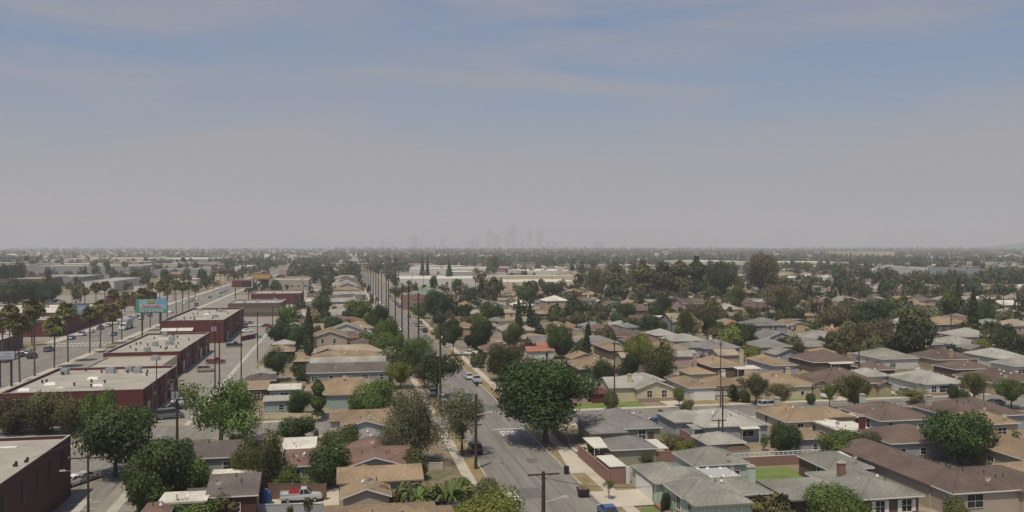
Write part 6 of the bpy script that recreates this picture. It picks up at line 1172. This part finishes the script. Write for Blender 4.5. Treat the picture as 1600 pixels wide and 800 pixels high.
# ---- vehicles
cars = [
 (742, 706, 90, 'suv', 'black', 'dark parked pickup-like car under the open-branched street tree'), (798, 797, 90, 'van', 'white', 'white car roof showing above the clipped yellow-green bush'),
 (733, 592, -90, 'sedan', 'silver', 'silver car parked at the right kerb just ahead of the bins') , (624, 523, -90, 'van', 'white', 'white van parked at the left kerb far up the road'),
 (664, 519, 90, 'suv', 'black', 'dark car parked at the right kerb far up the road'), (745, 598, 90, 'pickup', 'silver', 'silver pickup parked beside two bins on the right kerb'),
 (735, 555, 180, 'pickup', 'white', 'white pickup parked on the driveway of the red-brown roofed house'), (676, 617, -90, 'sedan', 'silver', 'pale car at the left kerb beneath the spreading street tree'),
 (690, 628, -90, 'hatch', 'green', 'greenish car half hidden by the grey-green tree at the left kerb'), (648, 495, 90, 'sedan', 'silver', 'small silver car on the road beyond the dark parked one'),
 (641, 480, 90, 'sedan', 'black', 'dark car farther up the road by the right kerb'), (657, 506, 90, 'hatch', 'grey', 'grey car parked near the pale side road corner'),
 (1202, 638, 4, 'suv', 'silver', 'silver wagon parked on the cross street before the brownish tree'), (1553, 634, 184, 'sedan', 'grey', 'dark sedan parked on the cross street near the right edge'),
 (1288, 622, 100, 'van', 'white', 'white van on the driveway beside the wide cream house'), (1415, 618, 95, 'pickup', 'silver', 'silver pickup on the drive of the white hip-roofed house'), (1433, 634, 100, 'sedan', 'black', 'black car behind the flat-topped street tree'),
 (1027, 664, 5, 'sedan', 'blue', 'blue covered car on the cross street behind the shaded grey house'), (471, 783, 0, 'pickup', 'silver', 'silver pickup loaded with junk beside the brown fence'),
 (950, 806, 90, 'sedan', 'blue', 'dark blue car roof at the bottom edge by the right kerb'), (693, 797, 0, 'sedan', 'white', 'white car half hidden by the banana plants'), (680, 786, 0, 'suv', 'green', 'dark green car behind the white one among the bananas'),
 (133, 752, 62, 'sedan', 'silver', 'silver sedan parked nose-out under the big parking-lot tree'), (118, 757, 62, 'sedan', 'white', 'white car parked beside the silver sedan'), (130, 678, 0, 'sedan', 'grey', 'grey car behind the maroon building in the parking lot'),
 (50, 675, 0, 'sedan', 'grey', 'grey car below the brownish trees'), (12, 668, 0, 'suv', 'green', 'dark green car at the left edge below the trees'),
 (265, 654, 20, 'van', 'grey', 'grey minivan parked nose-out beside the nearest red building'), (273, 640, 20, 'sedan', 'black', 'dark car behind the grey minivan'), (285, 632, 20, 'sedan', 'white', 'white car behind the dark car by the red wall'), (290, 620, 10, 'pickup', 'red', 'dark red pickup with white drums by the transformer pole'),
 (322, 581, 8, 'suv', 'gold', 'pale green wagon parked across the alley lot'), (337, 568, 8, 'pickup', 'red', 'red pickup in the alley lot beyond the wagon'),
 (345, 533, 30, 'suv', 'silver', 'silver car by the wall of the tall red building'), (366, 542, 10, 'pickup', 'black', 'black pickup by the tall red building corner'), (398, 528, 5, 'pickup', 'green', 'dark green flatbed truck by the red fence'), (405, 588, 80, 'sedan', 'silver', 'pale car parked beside the alley garage') ,
 (386, 519, 15, 'sedan', 'white', 'white car left of the dark green truck'), (387, 511, 15, 'suv', 'white', 'white car next in the lot by the red wall'), (405, 510, 0, 'sedan', 'white', 'white car in the lot beside the low red car'), (417, 511, 0, 'sedan', 'red', 'low red car in the lot before the brown office'),
]
for c in cars: CP(*c, z=.02) if False else CP(c[0], c[1], c[2], c[3], c[4], c[5])
k = 0; names = ['first', 'second', 'third', 'fourth', 'fifth', 'sixth', 'seventh', 'eighth', 'ninth', 'tenth', 'eleventh', 'twelfth', 'thirteenth', 'fourteenth', 'fifteenth', 'sixteenth', 'seventeenth', 'eighteenth']
cols = ['white', 'silver', 'blue', 'white', 'grey', 'silver', 'black', 'white', 'gold', 'white', 'red', 'silver', 'white', 'black', 'blue', 'silver', 'white', 'grey']
cname = dict(white='white', silver='silver', blue='blue', grey='grey', black='black', gold='beige', red='red', green='dark green')
for r_ in range(3):
    for i in range(7):
        x, y = -36.5 + 0 * i, 0; x = -57 + i * 3.1; y = 378 + r_ * 8.5
        if R.random() < .85: car(x, y, math.pi / 2 + .1, R.choice(('sedan', 'suv', 'pickup')), cols[(r_ * 5 + i) % 18], '%s car, %s from the left in the %s lot row before the brown office' % (cname[cols[(r_ * 5 + i) % 18]], names[i], names[r_]), group='cars in the office parking lot', detail=1)
for i, (px, py, col, ty) in enumerate([(8, 576, 'black', 'sedan'), (17, 572, 'silver', 'sedan'), (38, 565, 'grey', 'suv'), (48, 561, 'white', 'sedan'), (62, 557, 'blue', 'hatch'), (72, 553, 'silver', 'sedan'), (84, 549, 'grey', 'suv')]):
    x, y = G(px, py); car(-95.2 if i != 6 else -91.5, y, math.pi / 2, ty, col, '%s car parked along the far boulevard kerb, %s from the left edge' % (cname[col], names[i]), group='cars parked along the boulevard')
car(-90.6, 279, math.pi / 2, 'suv', 'black', 'dark car driving on the boulevard beside the row of parked cars'); car(-84, 345, -math.pi / 2, 'sedan', 'blue', 'blue car on the boulevard under the truck wash billboard')
for i in range(16):
    y = 400 + i * 19 + R.uniform(-4, 4); car(R.choice((-94.5, -90.5, -85.0, -81)), y, math.pi / 2 * R.choice((1, -1)), R.choice(('sedan', 'suv', 'hatch')), cols[i], '%s car, %s up the boulevard beyond the billboard' % (cname[cols[i]], names[i]), group='cars far up the boulevard', detail=1)
for i in range(17):
    y = 345 + i * 14 + R.uniform(-4, 4)
    for sd_ in (0, 1):
        if R.random() < .62: car(31.2 if sd_ else 21.8, y + sd_ * 5, math.pi / 2 * (1 if sd_ else -1), R.choice(('sedan', 'suv', 'hatch', 'pickup')), cols[(i * 3 + sd_ * 5) % 18], '%s car parked at the %s kerb, %s space up the far road' % (cname[cols[(i * 3 + sd_ * 5) % 18]], 'right' if sd_ else 'left', names[i] if i < 17 else 'last'), group='cars parked far up the road', detail=1)
for i in range(16):
    x, y = G(4 + i * 6.1, 474 - (i % 3) * 1.5); car(x, y, .4, 'sedan', cols[i], '%s car parked under the park trees, %s from the left' % (cname[cols[i]], names[i]), group='cars under the park trees', detail=1)
for i in range(17):
    px = 716 + i * 9; x, y = G(px, 431 + (i % 2) * 1.6); car(x, y, 1.2 + .3 * (i % 2), 'van', 'white' if i % 3 else 'silver', '%s van in the warehouse yard, %s from the left' % ('white' if i % 3 else 'silver', names[i]), group='vans in the warehouse yard', detail=1)
for i in range(12):
    y = 334 + i * 12.5; car(-95.4, y, math.pi / 2, ('sedan', 'suv', 'hatch', 'pickup')[i % 4], cols[(i * 5 + 2) % 18], '%s car parked by the long red shop kerb, %s along the boulevard' % (cname[cols[(i * 5 + 2) % 18]], names[i]), group='cars parked along the boulevard', detail=1)
# white box truck on the boulevard
def lorry(x, y, rz, label):
    t = thing('lorry', label, 'truck', (x, y, .02), rz); b = MB()
    b.frus(2.2, -1.15, 4.9, 1.15, .5, 2.25, -1.1, 4.1, 1.1, 2.9); b.frus(4.1, -1.1, 5.9, 1.1, .5, 4.1, -1.0, 5.7, 1.0, 1.75); obj('cab', b.mesh('cab', CARC['white']), t)
    b = MB(); b.box(-8, -1.28, 1.15, 2.0, 1.28, 4.0); obj('trailer', b.mesh('trailer', M['metal']), t); b = MB(); b.box(4.15, -.95, 1.85, 4.75, .95, 2.5); obj('windscreen', b.mesh('windscreen', M['glass']), t)
    for xx in (-7.2, -6.1, 1.2, 4.9):
        for s in (-1, 1): b = MB(); b.tube((0, -.18, 0), (0, .18, 0), .5, n=12); obj('wheel', b.mesh('wheel', M['tyre']), t, (xx, s * 1.0, .5))
    b = MB(); b.box(-7.8, -.5, .8, 4.5, .5, 1.14); obj('chassis', b.mesh('chassis', M['dark']), t)
    for s in (-1, 1): b = MB(); b.box(5.75, s * .8 - .15, .85, 5.93, s * .8 + .15, 1.1); obj('headlight', b.mesh('headlight', M['lamp']), t)
x, y = G(185, 516); lorry(-86, y + 4, -math.pi / 2, 'white-cabbed lorry with grey box trailer on the boulevard')
# junk on the pickup, tank, bins
for i, (px, py, lab, col) in enumerate([(455, 775, 'red fuel can on the loaded silver pickup', 'rust'), (488, 775, 'red crate at the back of the loaded silver pickup', 'rust')]):
    x, y = G(471, 783); t = thing('junk_box', lab, 'box', (x + (-1.2 if i == 0 else -.3), y, 1.1)); b = MB(); b.frus(-.45, -.35, .45, .35, 0, -.38, -.28, .38, .28, .5); obj('body', b.mesh('body', mat('junk_red', (.35, .03, .03), .5)), t); b = MB(); b.tube((-.2, 0, .6), (.2, 0, .6), .05); b.tube((-.2, 0, .48), (-.2, 0, .6), .04); b.tube((.2, 0, .48), (.2, 0, .6), .04); obj('handle', b.mesh('handle', M['dark']), t)
x, y = G(416, 788); t = thing('water_tank', 'upright blue plastic tank at the right end of the brown gabled house', 'tank', (x, y, 0)); b = MB(); b.tube((0, 0, 0), (0, 0, 1.6), .62, n=14); b.tube((0, 0, 1.6), (0, 0, 1.9), .62, .25, 14); obj('body', b.mesh('body', M['tankm']), t); b = MB(); b.tube((0, 0, 1.9), (0, 0, 2.02), .22, n=10); obj('lid', b.mesh('lid', M['white']), t)
FW((406, 780), (508, 781), 2.0, M['fence'], 'brown wooden fence behind the loaded silver pickup', name='wooden_fence', cat='fence', t_=.08)
FW((352, 802), (503, 800), 1.0, WALL['blue'], 'low grey wall along the bottom edge before the pickup')
FW((378, 735), (408, 733), 1.9, WALL['block'], 'short pink-brown wall beside the olive tree')
FW((650, 733), (690, 733), .9, M['conc'], 'low white front-yard wall near the banana plants')
FW((390, 654.5), (535, 653), .9, WALL['cream'], 'low cream wall along the far side of the cross street, left')
FW((215, 800), (228, 780), 1.3, M['white'], 'white gate rail at the bottom left beside the outbuilding', name='gate_rail', cat='rail', t_=.06)
FW((378, 533), (398, 529), 1.6, WALL['redbrick'], 'short dark red fence beside the tall red building')
a_ = G(1045, 676); fence_wall(a_[0], a_[1], a_[0] + 9, a_[1] - .2, 1.7, WALL['block'], 'pink back-yard wall between grey corner house and pale grey house'); fence_wall(a_[0] + .2, a_[1] + .2, a_[0] + .2, a_[1] - 16, 1.6, WALL['block'], 'pink side wall between the garages')
flat('driveway', [(-9.5, 112), (1.5, 112), (1.5, 121), (-9.5, 121)], M['conc'], .03)
for px, py, lab in [(885, 741, 'black wheelie bin at the right kerb behind the near pole'), (816, 616, 'black bin standing alone at the right kerb left of the big tree'), (745, 604, 'black bin behind the silver pickup on the right kerb'), (695, 562, 'dark bin at the side street corner'), (1048, 655, 'dark bin on the cross street by the covered car'), (912, 711, 'dark bin under the gate of the shaded house'), (1208, 700, 'dark blue bin behind the lattice wall'), (1300, 650, 'small bin beside the clipped round kerb bush') ]: BP(px, py, 'binm', lab)
x, y = G(911, 776); t = thing('garbage_cart', 'open cart heaped with brown rubbish at the right kerb near the drive', 'cart', (x, y, .02)); b = MB(); b.frus(-.55, -.7, .55, .7, .2, -.7, -.9, .7, .9, 1.1); obj('body', b.mesh('body', M['binm']), t)
for i in range(9): b = MB(); b.frus(-.25, -.25, .25, .25, 0, -.12, -.14, .1, .12, .3); obj('rubbish', b.mesh('rubbish', M['rust'] if i % 2 else M['soil']), t, (R.uniform(-.45, .45), R.uniform(-.6, .6), 1.05), R.uniform(0, 3))
for s in (-1, 1): b = MB(); b.tube((s * .6 - .05, 0, .25), (s * .6 + .05, 0, .25), .25, n=8); obj('wheel', b.mesh('wheel', M['tyre']), t)
x, y = G(1135, 470); 
# ================================================================== the farther blocks, filled lot by lot
ORD = ['first', 'second', 'third', 'fourth', 'fifth', 'sixth', 'seventh', 'eighth', 'ninth', 'tenth'] + ['%s' % s for s in ('eleventh', 'twelfth', 'thirteenth', 'fourteenth', 'fifteenth', 'sixteenth', 'seventeenth', 'eighteenth', 'nineteenth', 'twentieth')] + ['twenty-' + s for s in ('first', 'second', 'third', 'fourth', 'fifth', 'sixth', 'seventh', 'eighth', 'ninth')] + ['thirtieth'] + ['thirty-' + s for s in ('first', 'second', 'third', 'fourth', 'fifth', 'sixth', 'seventh', 'eighth', 'ninth')] + ['fortieth'] + ['forty-' + s for s in ('first', 'second', 'third', 'fourth', 'fifth', 'sixth', 'seventh', 'eighth', 'ninth')] + ['fiftieth'] + ['fifty-' + s for s in ('first', 'second', 'third', 'fourth', 'fifth', 'sixth', 'seventh', 'eighth', 'ninth')] + ['sixtieth']
RA = random.Random(42)
rcs = ['tan'] * 4 + ['brown'] * 4 + ['grey'] * 3 + ['light'] * 3 + ['greygreen'] * 2 + ['redbrown', 'dark', 'sand', 'redbrown', 'light', 'white', 'grey', 'sand']
wcs = ['cream', 'tan', 'white', 'grey', 'blue', 'beige', 'pink', 'brown', 'lavender', 'green', 'yellow']
rname = dict(tan='tan', brown='brown', grey='grey', light='pale grey', greygreen='grey-green', redbrown='red-brown', dark='dark grey', sand='sandy', orange='orange', green='green', white='whitish')
CAND = []
# rows: (y_front line of houses, facing) for every road y
for ri, (a, c) in enumerate(ER):
    nxt = ER[ri + 1][0] if ri + 1 < len(ER) else c + 117
    for row, yy in (('front', c + 7.5), ('back', c + 31), ('behind', c + 57), ('far', c + 85)):
        if row == 'far': yy = nxt - 22
        x = 40.0; n = 0
        while x < 720:
            lot = RA.uniform(14.5, 17); big = row in ('front', 'far'); w = RA.uniform(10.5, 13.5) if big else RA.uniform(6, 9); d = RA.uniform(10, 15) if big else RA.uniform(6, 8)
            CAND.append((x + RA.uniform(0, 1.5) + (0 if big else RA.uniform(0, 5)), yy + RA.uniform(-4, 4), w, d, ri, row, n, big)) if RA.random() > .08 else None; x += lot; n += 1
yy = 262
while yy < 900:      # long lots between the alley and the road
    CAND.append((RA.uniform(-9, -5), yy, RA.uniform(17, 22), RA.uniform(9, 11), -1, 'front', int((yy - 262) / 15.5), True)); CAND.append((-21.5, yy + RA.uniform(0, 3), 7, 7, -1, 'back', int((yy - 262) / 15.5), False)); yy += 15.5
CAND = [q for q in CAND if in_view(q[0] + q[2] / 2, q[1])]
CAND.sort(key=lambda q: depth(q[0], q[1]))
nh = 0; far_h = MB(); far_w = MB(); NH_MAX = 300 - sum(1 for o in COL.objects if o.get('category') == 'house'); ng = 0; NG = 190
def in_ware(x, y): return 30 < x < 260 and y > 640 and side(x, y) / depth(x, y) < .10
for x, y, w, d, ri, row, n, big in CAND:
    if in_ware(x, y) and ri >= 0: continue
    if not clear_of(x, y, x + w, y + d, .3): continue
    if any((tx - x - w / 2) ** 2 + (ty - y - d / 2) ** 2 < (tw * .32 + 3) ** 2 for tx, ty, tw in TREES[:140]): continue
    rc = RA.choice(rcs); wc = RA.choice(wcs); D = depth(x, y); kd = RA.choice(('hip', 'hip', 'hip', 'gx', 'gy')); det = 1 if D < 520 else 0
    if big and nh < NH_MAX:
        nh += 1
        wg = [(w * .4, -1.8, w * .5, d * .7, 'hip')] if RA.random() < .4 else []
        where = ('%s from the road, %s row, %s block back' % (ORD[n], 'near' if row == 'front' else 'rear', ORD[ri])) if ri >= 0 else '%s along the left side of the far road' % ORD[n]
        house(x, y, w, d, rc, wc, '%s %s-roofed %s house, %s' % (rname[rc], 'hip' if kd == 'hip' else 'gable', wc if wc != 'blue' else 'blue-grey', where), kind=kd, detail=det, pitch=RA.uniform(.30, .42), wings=wg, group='houses in the farther blocks', h=2.9 if RA.random() > .06 else 5.4, vents=1 if D < 600 else 0, chim=(w * .8, d * .8, RA.choice(('white', 'cream', 'brick'))) if RA.random() < .25 and D < 600 else None)
    elif not big and ng < NG:
        ng += 1; where = ('%s from the road, %s yard row, %s block back' % (ORD[n], 'near' if row == 'back' else 'rear', ORD[ri])) if ri >= 0 else '%s along the far alley' % ORD[n]
        house(x, y, w, d, rc, wc, '%s-roofed back garage, %s' % (rname[rc], where), kind=kd if w > 6.5 else 'flat', detail=0, name='garage', cat='garage', h=2.6, group='back-yard garages in the farther blocks', vents=0)
    else:
        FOOT.append((x, y, x + w, y + d)); f = MB(); roof_geo(f, x, y, x + w, y + d, 2.9, 'hip', .36); i = len(far_h.v); far_h.v += f.v; far_h.f += [tuple(k + i for k in q) for q in f.f]
        mi = RA.randrange(8); far_h.m += [mi] * len(f.f); f = MB(); wall_geo(f, x, y, x + w, y + d, 2.9, 'hip', .36, .5); i = len(far_w.v); far_w.v += f.v; far_w.f += [tuple(k + i for k in q) for q in f.f]; far_w.m += [RA.randrange(5)] * len(f.f)
RL = [ROOF[k] for k in ('tan', 'brown', 'grey', 'light', 'greygreen', 'redbrown', 'sand', 'white')]; WL = [WALL[k] for k in ('cream', 'tan', 'white', 'grey', 'pink')]
# beyond ~900 m and to the sides: houses as one mass
g = np.random.default_rng(3)
def scatter(n, d0, d1, power=1.0, wide=1.12):
    D = d0 * (d1 / d0) ** (g.random(n) ** power); s = (g.random(n) * 2 - 1) * D * 800 / F * wide
    return D, s * 1.0, s * math.cos(TH) + D * math.sin(TH), -s * math.sin(TH) + D * math.cos(TH)
def farboxes(n, d0, d1, w0, w1, h0, h1, hip=True, cond=None, lst=far_h, wl=far_w):
    D, s, X, Y = scatter(n, d0, d1)
    for k in range(n):
        if cond and not cond(X[k], Y[k], s[k] / D[k]): continue
        sc_ = 1 + max(0, D[k] - 1500) / 4000; w = g.uniform(w0, w1) * sc_; d = g.uniform(w0, w1) * sc_; h = g.uniform(h0, h1)
        if -101 < X[k] < -74 or S0 - 6 < X[k] < S1 + 4 or -36 < X[k] < -22: continue
        if not hip and D[k] < 1500 and not clear_of(X[k], Y[k], X[k] + w, Y[k] + d, 1): continue
        f = MB(); roof_geo(f, X[k], Y[k], X[k] + w, Y[k] + d, h, 'hip' if hip else 'flat', .36); i = len(lst.v); lst.v += f.v; lst.f += [tuple(q + i for q in u) for u in f.f]; mi = int(g.integers(0, 8)) if hip else int(g.choice([0, 2, 3, 4, 6, 7, 7])); lst.m += [mi] * len(f.f)
        f = MB(); f.box(X[k] + .4, Y[k] + .4, 0, X[k] + w - .4, Y[k] + d - .4, h - .2); i = len(wl.v); wl.v += f.v; wl.f += [tuple(q + i for q in u) for u in f.f]; wl.m += [int(g.integers(0, 5))] * len(f.f)
right = lambda x, y, q: x > 36 and (q > .0 or y > 1500)
farboxes(1500, 820, 2600, 11, 16, 3, 5.5, True, right)
farboxes(500, 900, 3000, 11, 18, 3, 6, True, lambda x, y, q: x < 18)
farboxes(300, 1100, 3500, 30, 80, 5, 9, False, lambda x, y, q: True)
farboxes(1100, 2200, 7500, 18, 40, 4, 8, True); farboxes(260, 2500, 8500, 50, 170, 6, 10, False)
farboxes(70, 420, 1300, 14, 34, 4, 7, False, lambda x, y, q: x < -105 and clear_of(x, y, x + 34, y + 34, 4))
farboxes(30, 560, 1100, 12, 22, 4, 7, False, lambda x, y, q: -72 < x < -48 and clear_of(x, y, x + 22, y + 22, 4))
obj('distant_roofs', far_h.mesh('distant_roofs', RL), kind='stuff'); obj('distant_walls', far_w.mesh('distant_walls', WL), kind='stuff')

# ---- trees of the farther blocks: individuals nearest, the rest as one mass
kinds = [('midround', 'dense'), ('midround', 'dark'), ('midround', 'olive'), ('midround', 'green'), ('midround', 'brown'), ('midloose', 'olive'), ('midloose', 'greygreen'), ('midround', 'dark'), ('bush', 'dense'), ('midloose', 'brown'), ('conifer', 'dark'), ('midround', 'yellow'), ('midround', 'green'), ('midloose', 'olive')]
adj = dict(dense='dark green', dark='very dark', olive='olive', green='bright green', brown='dusky brown', greygreen='grey-green', yellow='yellow-green', plum='plum-red')
NT_IND = 298 - sum(1 for o in COL.objects if o.get('category') == 'tree'); cand = []
D, s, X, Y = scatter(11000, 235, 1900, .72)
def treeable(x, y, q, D_):
    if -101 < x < -74 or S0 - .5 < x < S1 + .8 or -39 < x < -22.8: return False
    if x < -38 and y < 640: return x > -101 and False or (x < -135 and y > 480 and q < -.5 and R.random() < .06)
    if x < -101: return R.random() < (.25 if y < 900 else .35)
    for a, c in ER:
        if x > S1 and a - .5 < y < c + .5: return False
    if in_ware(x, y) and y < 1450: return R.random() < .10
    if x > S1 and D_ < 500: return R.random() < .42
    if -24 < x < S0: return R.random() < (.9 if D_ > 330 else .25)
    return R.random() < .62
for k in range(len(D)):
    x, y, d_ = X[k], Y[k], D[k]
    if not treeable(x, y, s[k] / d_, d_): continue
    w = float(g.uniform(3.2, 8.5) if g.random() < .8 else g.uniform(9, 12.5)) * (1.2 if d_ > 500 else 1.0)
    if -8 < x < S0: w = min(w, 5.5)
    if d_ < 900 and not clear_of(x, y, x, y, w * .25): continue
    if any(abs(tx - x) < (tw + w) * .3 and abs(ty - y) < (tw + w) * .3 for tx, ty, tw in TREES): continue
    cand.append((d_, x, y, w)); TREES.append((x, y, w))
cand.sort(); lastfar = []
seen = {}
pts = sorted(((o.location.x, o.location.y, o['label'].split(',')[0]) for o in COL.objects if o.get('category') in ('house', 'building')), key=lambda q: q[1])
for i, (d_, x, y, w) in enumerate(cand):
    kd, lf = kinds[R.randrange(len(kinds))]
    if kd == 'conifer' and R.random() < .6: kd = 'midround'
    if i < NT_IND:
        if -8 < x < S0 and kd == 'conifer': kd = 'midround'
        h = w * R.uniform(.8, 1.15) if kd != 'conifer' else w * 1.7
        if kd == 'bush': w *= .7; h = w * .6
        if kd == 'conifer': w *= .6
        col = int((x - S1) / 16); rowi = int((y - 167) / 33)
        if x > S1: where = '%s lot from the road, %s strip back' % (ORD[max(0, min(59, col))], ORD[max(0, min(59, rowi))])
        elif x > -24: where = 'left of the far road, %s strip back' % ORD[max(0, min(59, rowi))]
        else: where = 'left of the boulevard, %s strip back' % ORD[max(0, min(59, rowi))]
        ad_ = adj[lf] + ' ' + {'midround': 'round', 'midloose': 'ragged', 'bush': 'low', 'conifer': 'pointed'}[kd]
        for size in ('', 'small ', 'large ', 'tall ', 'leaning ', 'wide '):
            lab = '%s%s tree, %s' % (size, ad_, where)
            if lab not in seen: break
        seen[lab] = 1
        tree(x, y, w, h, kd, lf, lab, base=.12 if kd != 'bush' else .04, group='trees of the farther blocks')
    else: lastfar.append((x, y, w))
def far_mass(name, pts_, nper, lfs):
    base = []
    for v in range(3): P, T = crown_quads(900 + v, nper, .20 if nper < 60 else .13, 6); C = blob_core(v, .3); base.append((np.concatenate([P, C[::2]]), np.concatenate([T, np.full(len(C[::2]), .2)])))  # distant crowns get the added light-blocking core too, in a darker tone
    for li, lf in enumerate(lfs):
        Q = []; TT = []
        for i, (x, y, w) in enumerate(pts_):
            if i % len(lfs) != li: continue
            P, T = base[i % 3]; h = w * (.75 + .5 * ((i * 7) % 10) / 10); a = i * 1.3; ca, sa = math.cos(a), math.sin(a); A = P.copy(); A[:, :, 0] = (P[:, :, 0] * ca - P[:, :, 1] * sa) * w / 2 + x; A[:, :, 1] = (P[:, :, 0] * sa + P[:, :, 1] * ca) * w / 2 + y; A[:, :, 2] = P[:, :, 2] * h + .1 * h
            Q.append(A); TT.append(np.clip(T + .12 * math.sin(i * 3.7), 0, 1))
        if Q: obj(name, quadmesh(name, np.concatenate(Q), [LEAF[lf]], np.concatenate(TT)), kind='stuff')
far_mass('distant_trees', lastfar, 150, ['dense', 'dark', 'olive', 'brown'])
D, s, X, Y = scatter(11500, 1400, 9000, .9)
P2 = [(X[k], Y[k], g.uniform(9, 15) * (1 + (D[k] - 1400) / 3600)) for k in range(len(D)) if not (-99 < X[k] < -76 or S0 - 2 < X[k] < S1 + 2) and (X[k] > -60 or g.random() < .45) and not any(a - 2 < X[k] < c + 2 and b_ - 2 < Y[k] < e + 2 for a, b_, c, e in FOOT[-0:][:0])]
big = [f for f in FOOT if f[2] - f[0] > 30]
P2 = [(x, y, w) for x, y, w in P2 if not any(a < x < c and b_ < y < e for a, b_, c, e in big)]
far_mass('distant_woods', P2, 34, ['dense', 'dark', 'olive'])
# tree line dark masses left of centre (beyond the boulevard) and behind the warehouses
P3 = []
for (px0, px1, pb, hh, n) in [(345, 520, 420, 14, 150), (470, 560, 432, 14, 60), (545, 640, 424, 14, 70), (640, 790, 411, 14, 170), (780, 930, 413, 12, 120), (240, 350, 399, 16, 60), (1095, 1330, 425, 13, 85), (1300, 1450, 440, 13, 65), (1440, 1600, 446, 12, 60), (900, 1110, 440, 10, 60), (1150, 1350, 455, 9, 40), (1330, 1600, 466, 9, 40)]:
    for i in range(n):
        x, y = G(R.uniform(px0, px1), pb + R.uniform(-3.5, 3.5)); 
        if not (S0 - 3 < x < S1 + 3 or -100 < x < -75) and not any(a < x < c and b_ < y < e for a, b_, c, e in big): P3.append((x, y, R.uniform(.7, 1.2) * hh))
far_mass('tree_belt', P3[::1], 110, ['dark', 'olive', 'dense', 'brown', 'green'])
# front-yard shrubs along the near blocks: low ground cover nobody could count
P4 = []
for i in range(2600):
    x, y = (R.uniform(36, 430), R.uniform(100, 640) if i % 3 else R.uniform(100, 300)) if i % 5 else (R.uniform(-22, 15), R.uniform(100, 560))
    if in_view(x, y, 1.0) and clear_of(x, y, x, y, .9) and not any(a - 3 < y < c + 1.5 for a, c in ER if x > S1) and not (155 < y < 175) and not (x < 60 and y < 141 and x > 33) and not (110 < y < 122 and x < 4) and not (57 < x < 72 and y < 119): P4.append((x, y, R.uniform(1.2, 2.8)))
far_mass('garden_shrubs', P4, 70, ['dense', 'green', 'olive', 'brown'])

# back fences, sheds and covers between the two rows of each near block
for bi, y in enumerate((226, 357)):
    x = 44
    for n in range(15):
        ln = RA.uniform(9, 14)
        if clear_of(x, y - .3, x + ln, y + .3, .1) and in_view(x, y) and RA.random() < .8: fence_wall(x, y, x + ln, y + RA.uniform(-.2, .2), RA.uniform(1.5, 1.9), RA.choice((M['fence'], WALL['block'], WALL['beige'], WALL['white'])), 'back-yard fence, %s lot from the road, %s block back' % (ORD[n], ORD[bi]), name='garden_fence', cat='fence', group='back-yard fences', t_=.1)
        yy = y + RA.uniform(-9, 9); xx = x + RA.uniform(0, 6); w_, d_ = RA.uniform(2, 4), RA.uniform(2, 3)
        if clear_of(xx, yy, xx + w_, yy + d_, .4) and RA.random() < .7: house(xx, yy, w_, d_, RA.choice(('white', 'light', 'tan', 'dark')), RA.choice(('white', 'brown', 'tan', 'grey')), 'small back-yard shed, %s lot from the road, %s block back' % (ORD[n], ORD[bi]), kind=RA.choice(('flat', 'gx')), h=2.2, oh=.1, detail=0, name='garden_shed', cat='shed', group='back-yard sheds', vents=0)
        x += 15.5
    for n in range(14):      # side fences running away from the viewer
        x = 52 + n * 15.5 + RA.uniform(-1, 1); y0_ = y - 26
        if clear_of(x - .1, y0_, x + .1, y + 20, .05) and RA.random() < .8: fence_wall(x, y0_, x, y + 20, 1.6, RA.choice((M['fence'], WALL['block'], WALL['beige'])), 'side fence between lots, %s from the road, %s block back' % (ORD[n], ORD[bi]), name='garden_fence', cat='fence', group='side fences between lots', t_=.1)
for n in range(16):      # cars on the second and third cross streets and in drives
    x = 50 + n * 14 + RA.uniform(-3, 3); ri = n % 2; cc = cols[(n * 7) % 18]
    car(x, (ER[1 + ri][0] + 1.4 if n % 4 < 2 else ER[1 + ri][1] - 1.4), 0, ('sedan', 'suv', 'pickup', 'hatch')[n % 4], cc, '%s car parked on the %s cross street, %s along it' % (cname[cc], ORD[1 + ri], ORD[n // 2]), group='cars parked on the farther cross streets', detail=1)
# ---- haze
b = MB(); b.box(-13800, -380, -1.5, 13800, 14300, 470)
hz = b.mesh('haze', []) if False else None
me = bpy.data.meshes.new('haze'); me.from_pydata(b.v, [], b.f); hm = bpy.data.materials.new('haze_air'); hm.use_nodes = True; t = hm.node_tree; t.nodes.clear()
o = N(t, 'ShaderNodeOutputMaterial'); v = N(t, 'ShaderNodeVolumePrincipled'); v.inputs['Density'].default_value = HAZE; v.inputs['Color'].default_value = HAZE_COL; v.inputs['Anisotropy'].default_value = 0.0
L(t, v.outputs[0], o.inputs['Volume']); me.materials.append(hm); obj('haze', me, kind='stuff')
try: hm.cycles.homogeneous_volume = True
except Exception: pass
